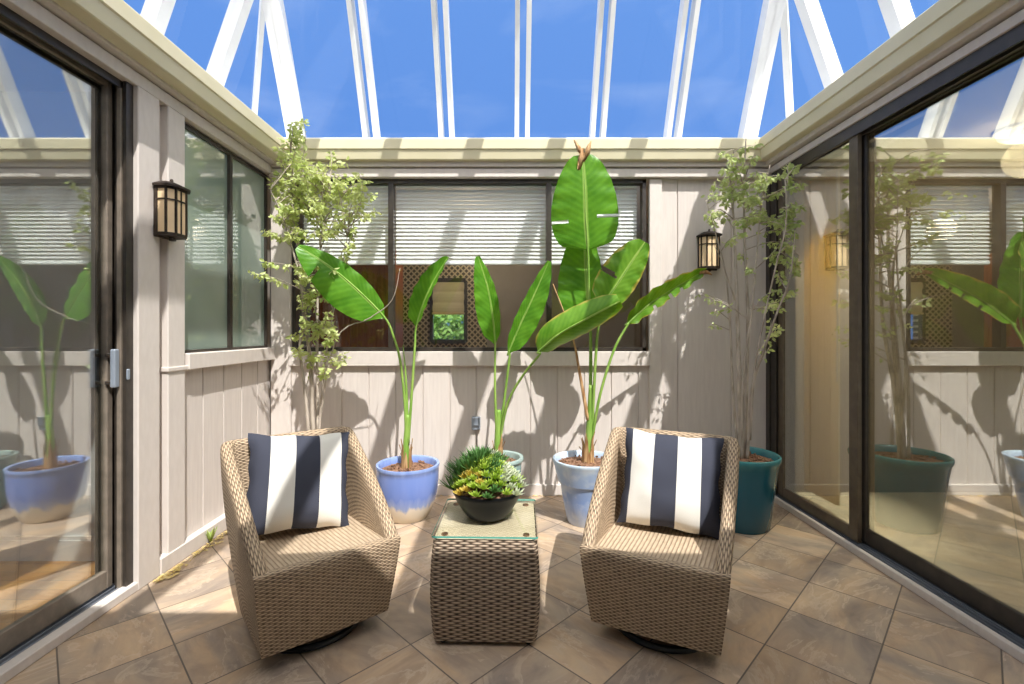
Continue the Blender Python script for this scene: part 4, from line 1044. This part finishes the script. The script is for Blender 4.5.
t=thing('weed','tiny green weed sprouting at the foot of the left wall','weed',(XL+.045,2.80,0))
mb=MB()
for k in range(9):
    a=2.4*k; d=Vector((math.cos(a)*.4,math.sin(a)*.4,1)).normalized(); s=Vector((-math.sin(a),math.cos(a),0)); L=rnd.uniform(.06,.12)
    mb.loft([[d*L*q-s*w_,d*L*q+Vector((0,0,.001)),d*L*q+s*w_,d*L*q-Vector((0,0,.001))] for q,w_ in ((0,.002),(.5,.008),(.8,.006),(1,.0006))])
mb.build('blades',M['weed'],t,True)

mb=MB()
for k in range(230):
    y=2.36+1.15*rnd.random()**1.3; x=XL+.03+abs(rnd.gauss(0,.028)); s=rnd.uniform(.006,.02)*(1.3 if y<2.6 else .9)
    if 2.5<y<2.62 and rnd.random()<.6: continue
    mt=Matrix.Translation((x+.012,y,.007))@Matrix.Rotation(rnd.uniform(0,6),4,'Z')@Matrix.Rotation(rnd.uniform(-.25,.25),4,'X')
    mb.add([mt@Vector(q) for q in ((-s,0,0),(-s*.2,-s*.5,.003),(s,0,.001),(0,s*.55,.004))],[(0,1,2,3)])
for k in range(120):
    x=rnd.uniform(XL+.1,1.0); y=YB-.03-abs(rnd.gauss(0,.03)); s=rnd.uniform(.005,.014)
    mt=Matrix.Translation((x,y,.007))@Matrix.Rotation(rnd.uniform(0,6),4,'Z')@Matrix.Rotation(rnd.uniform(-.25,.25),4,'X')
    mb.add([mt@Vector(q) for q in ((-s,0,0),(-s*.2,-s*.5,.003),(s,0,.001),(0,s*.55,.004))],[(0,1,2,3)])
tag(mb.build('leaf_litter',M['debris']),'dry yellow leaf litter along the foot of the walls','litter',kind='stuff')

# curtain behind the right door
t=thing('curtain','cream curtain hanging inside the right glass door','curtain',(XR+.26,3.40,0))
mb=MB(); n=60; fr_=[]
for i in range(n+1):
    y=-.17+.36*i/n; x=.014*math.sin(i*1.15)
    fr_.append((x,y))
pr=fr_+[(x+.004,y) for x,y in reversed(fr_)]
mb.loft([[(x,y,.06) for x,y in pr],[(x,y,2.36) for x,y in pr]]); mb.build('fabric',M['curtain'],t,True,60)
MB().box(-.03,.03,-1.0,.2,2.36,2.40,.004).build('curtain_track',M['white'],t)
mb=MB(); mb.tube([(-.02,-.19,.9),(-.02,-.19,2.36)],.006,8,smooth=0); mb.build('wand',M['white'],t,True)

# ceiling lamp in the right room
t=thing('ceiling_lamp','round flush ceiling lamp in the room behind right door','lamp',(3.32,3.06,2.56))
lm=mat('lamp_glow',(.9,.85,.75),.4); bsdf(lm).inputs['Emission Color'].default_value=(1,.86,.62,1); bsdf(lm).inputs['Emission Strength'].default_value=2.2
MB().lathe([(0,0),(.15,0),(.155,-.02),(.14,-.025)],28).build('base',M['white'],t,True,40)
MB().lathe([(.138,-.02),(.13,-.05),(.09,-.075),(.0,-.085)],28).build('diffuser',lm,t,True)

# bushes beyond the small far window
t=thing('garden_bush','sunlit green bush seen through the small far window','bush',(P(449,0,8.8).x,8.8,-.1))
mb=MB(); tk=MB()
for k in range(6000):
    v=Vector((rnd.gauss(0,1),rnd.gauss(0,1),rnd.gauss(0,1))).normalized()*rnd.uniform(.3,1)
    p=Vector((v.x*1.3,v.y*.7,1.05+v.z*1.0)); d=Vector((rnd.uniform(-1,1),rnd.uniform(-1,1),rnd.uniform(-1,1))).normalized(); s=d.orthogonal().normalized()
    mb.add([p,p+d*.06+s*.03,p+d*.12,p+d*.06-s*.03],[(0,1,2,3)],[[(0,.2),(.02,.8),(.1,.1),(.02,.6)]])
tag(mb.build('foliage',M['bush'],t),kind='stuff')
for k in range(6): tk.tube([(rnd.uniform(-.1,.1),0,0),(rnd.uniform(-.4,.4),rnd.uniform(-.2,.2),.6),(rnd.uniform(-.7,.7),rnd.uniform(-.3,.3),1.2)],[.03,.02,.008],6)
tk.build('stems',M['bark'],t,True)
M['yard']=noisy('pale_bounce_ground',(.50,.45,.38),(.60,.54,.46),3,.9)
g=MB().box(-25,25,-25,25,-.3,-.1).build('bounce_ground',M['yard']); struct(g,'unseen pale ground added around the house to bounce warm light','ground')  # ground plane added out of view, bounces warm light into the rooms

# ------------------------------------------------------------------ light
A_, B2 = -.515, 1.6
sd=Vector((A_,1,-B2)).normalized()
L=bpy.data.lights.new('sun','SUN'); L.energy=5.5; L.angle=math.radians(.55); L.color=(1,.965,.91)
so=bpy.data.objects.new('sun',L); C.objects.link(so); so.rotation_euler=sd.to_track_quat('-Z','Y').to_euler()
W=bpy.data.worlds.new('sky'); bpy.context.scene.world=W; W.use_nodes=True; nt=W.node_tree; nt.nodes.clear()
def wn(t,**kw):
    n=nt.nodes.new(t)
    for k,v in kw.items(): setattr(n,k,v)
    return n
out=wn('ShaderNodeOutputWorld'); bg=wn('ShaderNodeBackground'); tc=wn('ShaderNodeTexCoord')
nm=wn('ShaderNodeVectorMath',operation='NORMALIZE'); nt.links.new(tc.outputs['Generated'],nm.inputs[0])
dt=wn('ShaderNodeVectorMath',operation='DOT_PRODUCT'); dt.inputs[1].default_value=tuple(-sd); nt.links.new(nm.outputs[0],dt.inputs[0])
r=wn('ShaderNodeValToRGB'); e=r.color_ramp.elements
stops=[(.30,(.11,.265,.68)),(.62,(.14,.31,.73)),(.80,(.90,.94,1.0)),(1.0,(2.75,2.65,2.55))]
while len(e)<len(stops): e.new(.5)
for i,(p,c) in enumerate(stops): e[i].position=p; e[i].color=(*c,1)
ma=wn('ShaderNodeMath',operation='MULTIPLY_ADD'); ma.inputs[1].default_value=.5; ma.inputs[2].default_value=.5
nt.links.new(dt.outputs['Value'],ma.inputs[0]); nt.links.new(ma.outputs[0],r.inputs[0])
# thin cloud wisps
ns=wn('ShaderNodeTexNoise'); ns.inputs['Scale'].default_value=2.2; ns.inputs['Detail'].default_value=6; ns.inputs['Distortion'].default_value=.6
mp=wn('ShaderNodeMapping'); mp.inputs['Scale'].default_value=(1,1,3); nt.links.new(nm.outputs[0],mp.inputs['Vector']); nt.links.new(mp.outputs[0],ns.inputs['Vector'])
cr=wn('ShaderNodeValToRGB'); cr.color_ramp.elements[0].position=.52; cr.color_ramp.elements[1].position=.85; nt.links.new(ns.outputs['Fac'],cr.inputs[0])
cm=wn('ShaderNodeMath',operation='MULTIPLY'); cm.inputs[1].default_value=.35; nt.links.new(cr.outputs[0],cm.inputs[0])
mx=wn('ShaderNodeMixRGB'); mx.inputs[2].default_value=(.75,.85,1,1); nt.links.new(cm.outputs[0],mx.inputs[0]); nt.links.new(r.outputs[0],mx.inputs[1])
nt.links.new(mx.outputs[0],bg.inputs[0]); bg.inputs[1].default_value=1.0
nt.links.new(bg.outputs[0],out.inputs[0])

def room_light(name, loc, watts):
    l = bpy.data.lights.new(name,'POINT'); l.energy = watts; l.color = (1,.80,.55); l.shadow_soft_size = .12
    o = bpy.data.objects.new(name,l); C.objects.link(o); o.location = loc
room_light('right_room_light', (3.32,3.06,2.36), 14)
sl = bpy.data.lights.new('curtain_fill_spot','SPOT'); sl.energy = 420; sl.color = (1,.95,.80); sl.spot_size = math.radians(56); sl.spot_blend = .6; sl.shadow_soft_size = .06  # spot added without a fixture, brightens the curtain
so2 = bpy.data.objects.new('curtain_fill_spot', sl); C.objects.link(so2); so2.location = (3.0,3.30,2.50); so2.rotation_euler = (Vector((2.24,3.38,1.15))-Vector((3.0,3.30,2.50))).to_track_quat('-Z','Y').to_euler()
room_light('back_room_light', (-.4,4.9,2.3), 13)  # point light added without a fixture to brighten the back room

# ------------------------------------------------------------------ camera
cam=bpy.data.cameras.new('camera'); co=bpy.data.objects.new('camera',cam); C.objects.link(co)
co.location=(0,0,CH); co.rotation_euler=(PI/2,0,0)
cam.sensor_fit='HORIZONTAL'; cam.sensor_width=36; cam.lens=36*F/1024
cam.shift_x=(512-CX)/1024; cam.shift_y=-(342-HY)/1024
cam.clip_start=.02
S=bpy.context.scene; S.camera=co
vs_=S.view_settings; vs_.view_transform='Standard'; vs_.look='None'; vs_.gamma=1; vs_.use_curve_mapping=False; vs_.exposure=0.22
S.cycles.max_bounces=10; S.cycles.diffuse_bounces=5; S.cycles.glossy_bounces=4; S.cycles.transparent_max_bounces=16; S.cycles.sample_clamp_indirect=6
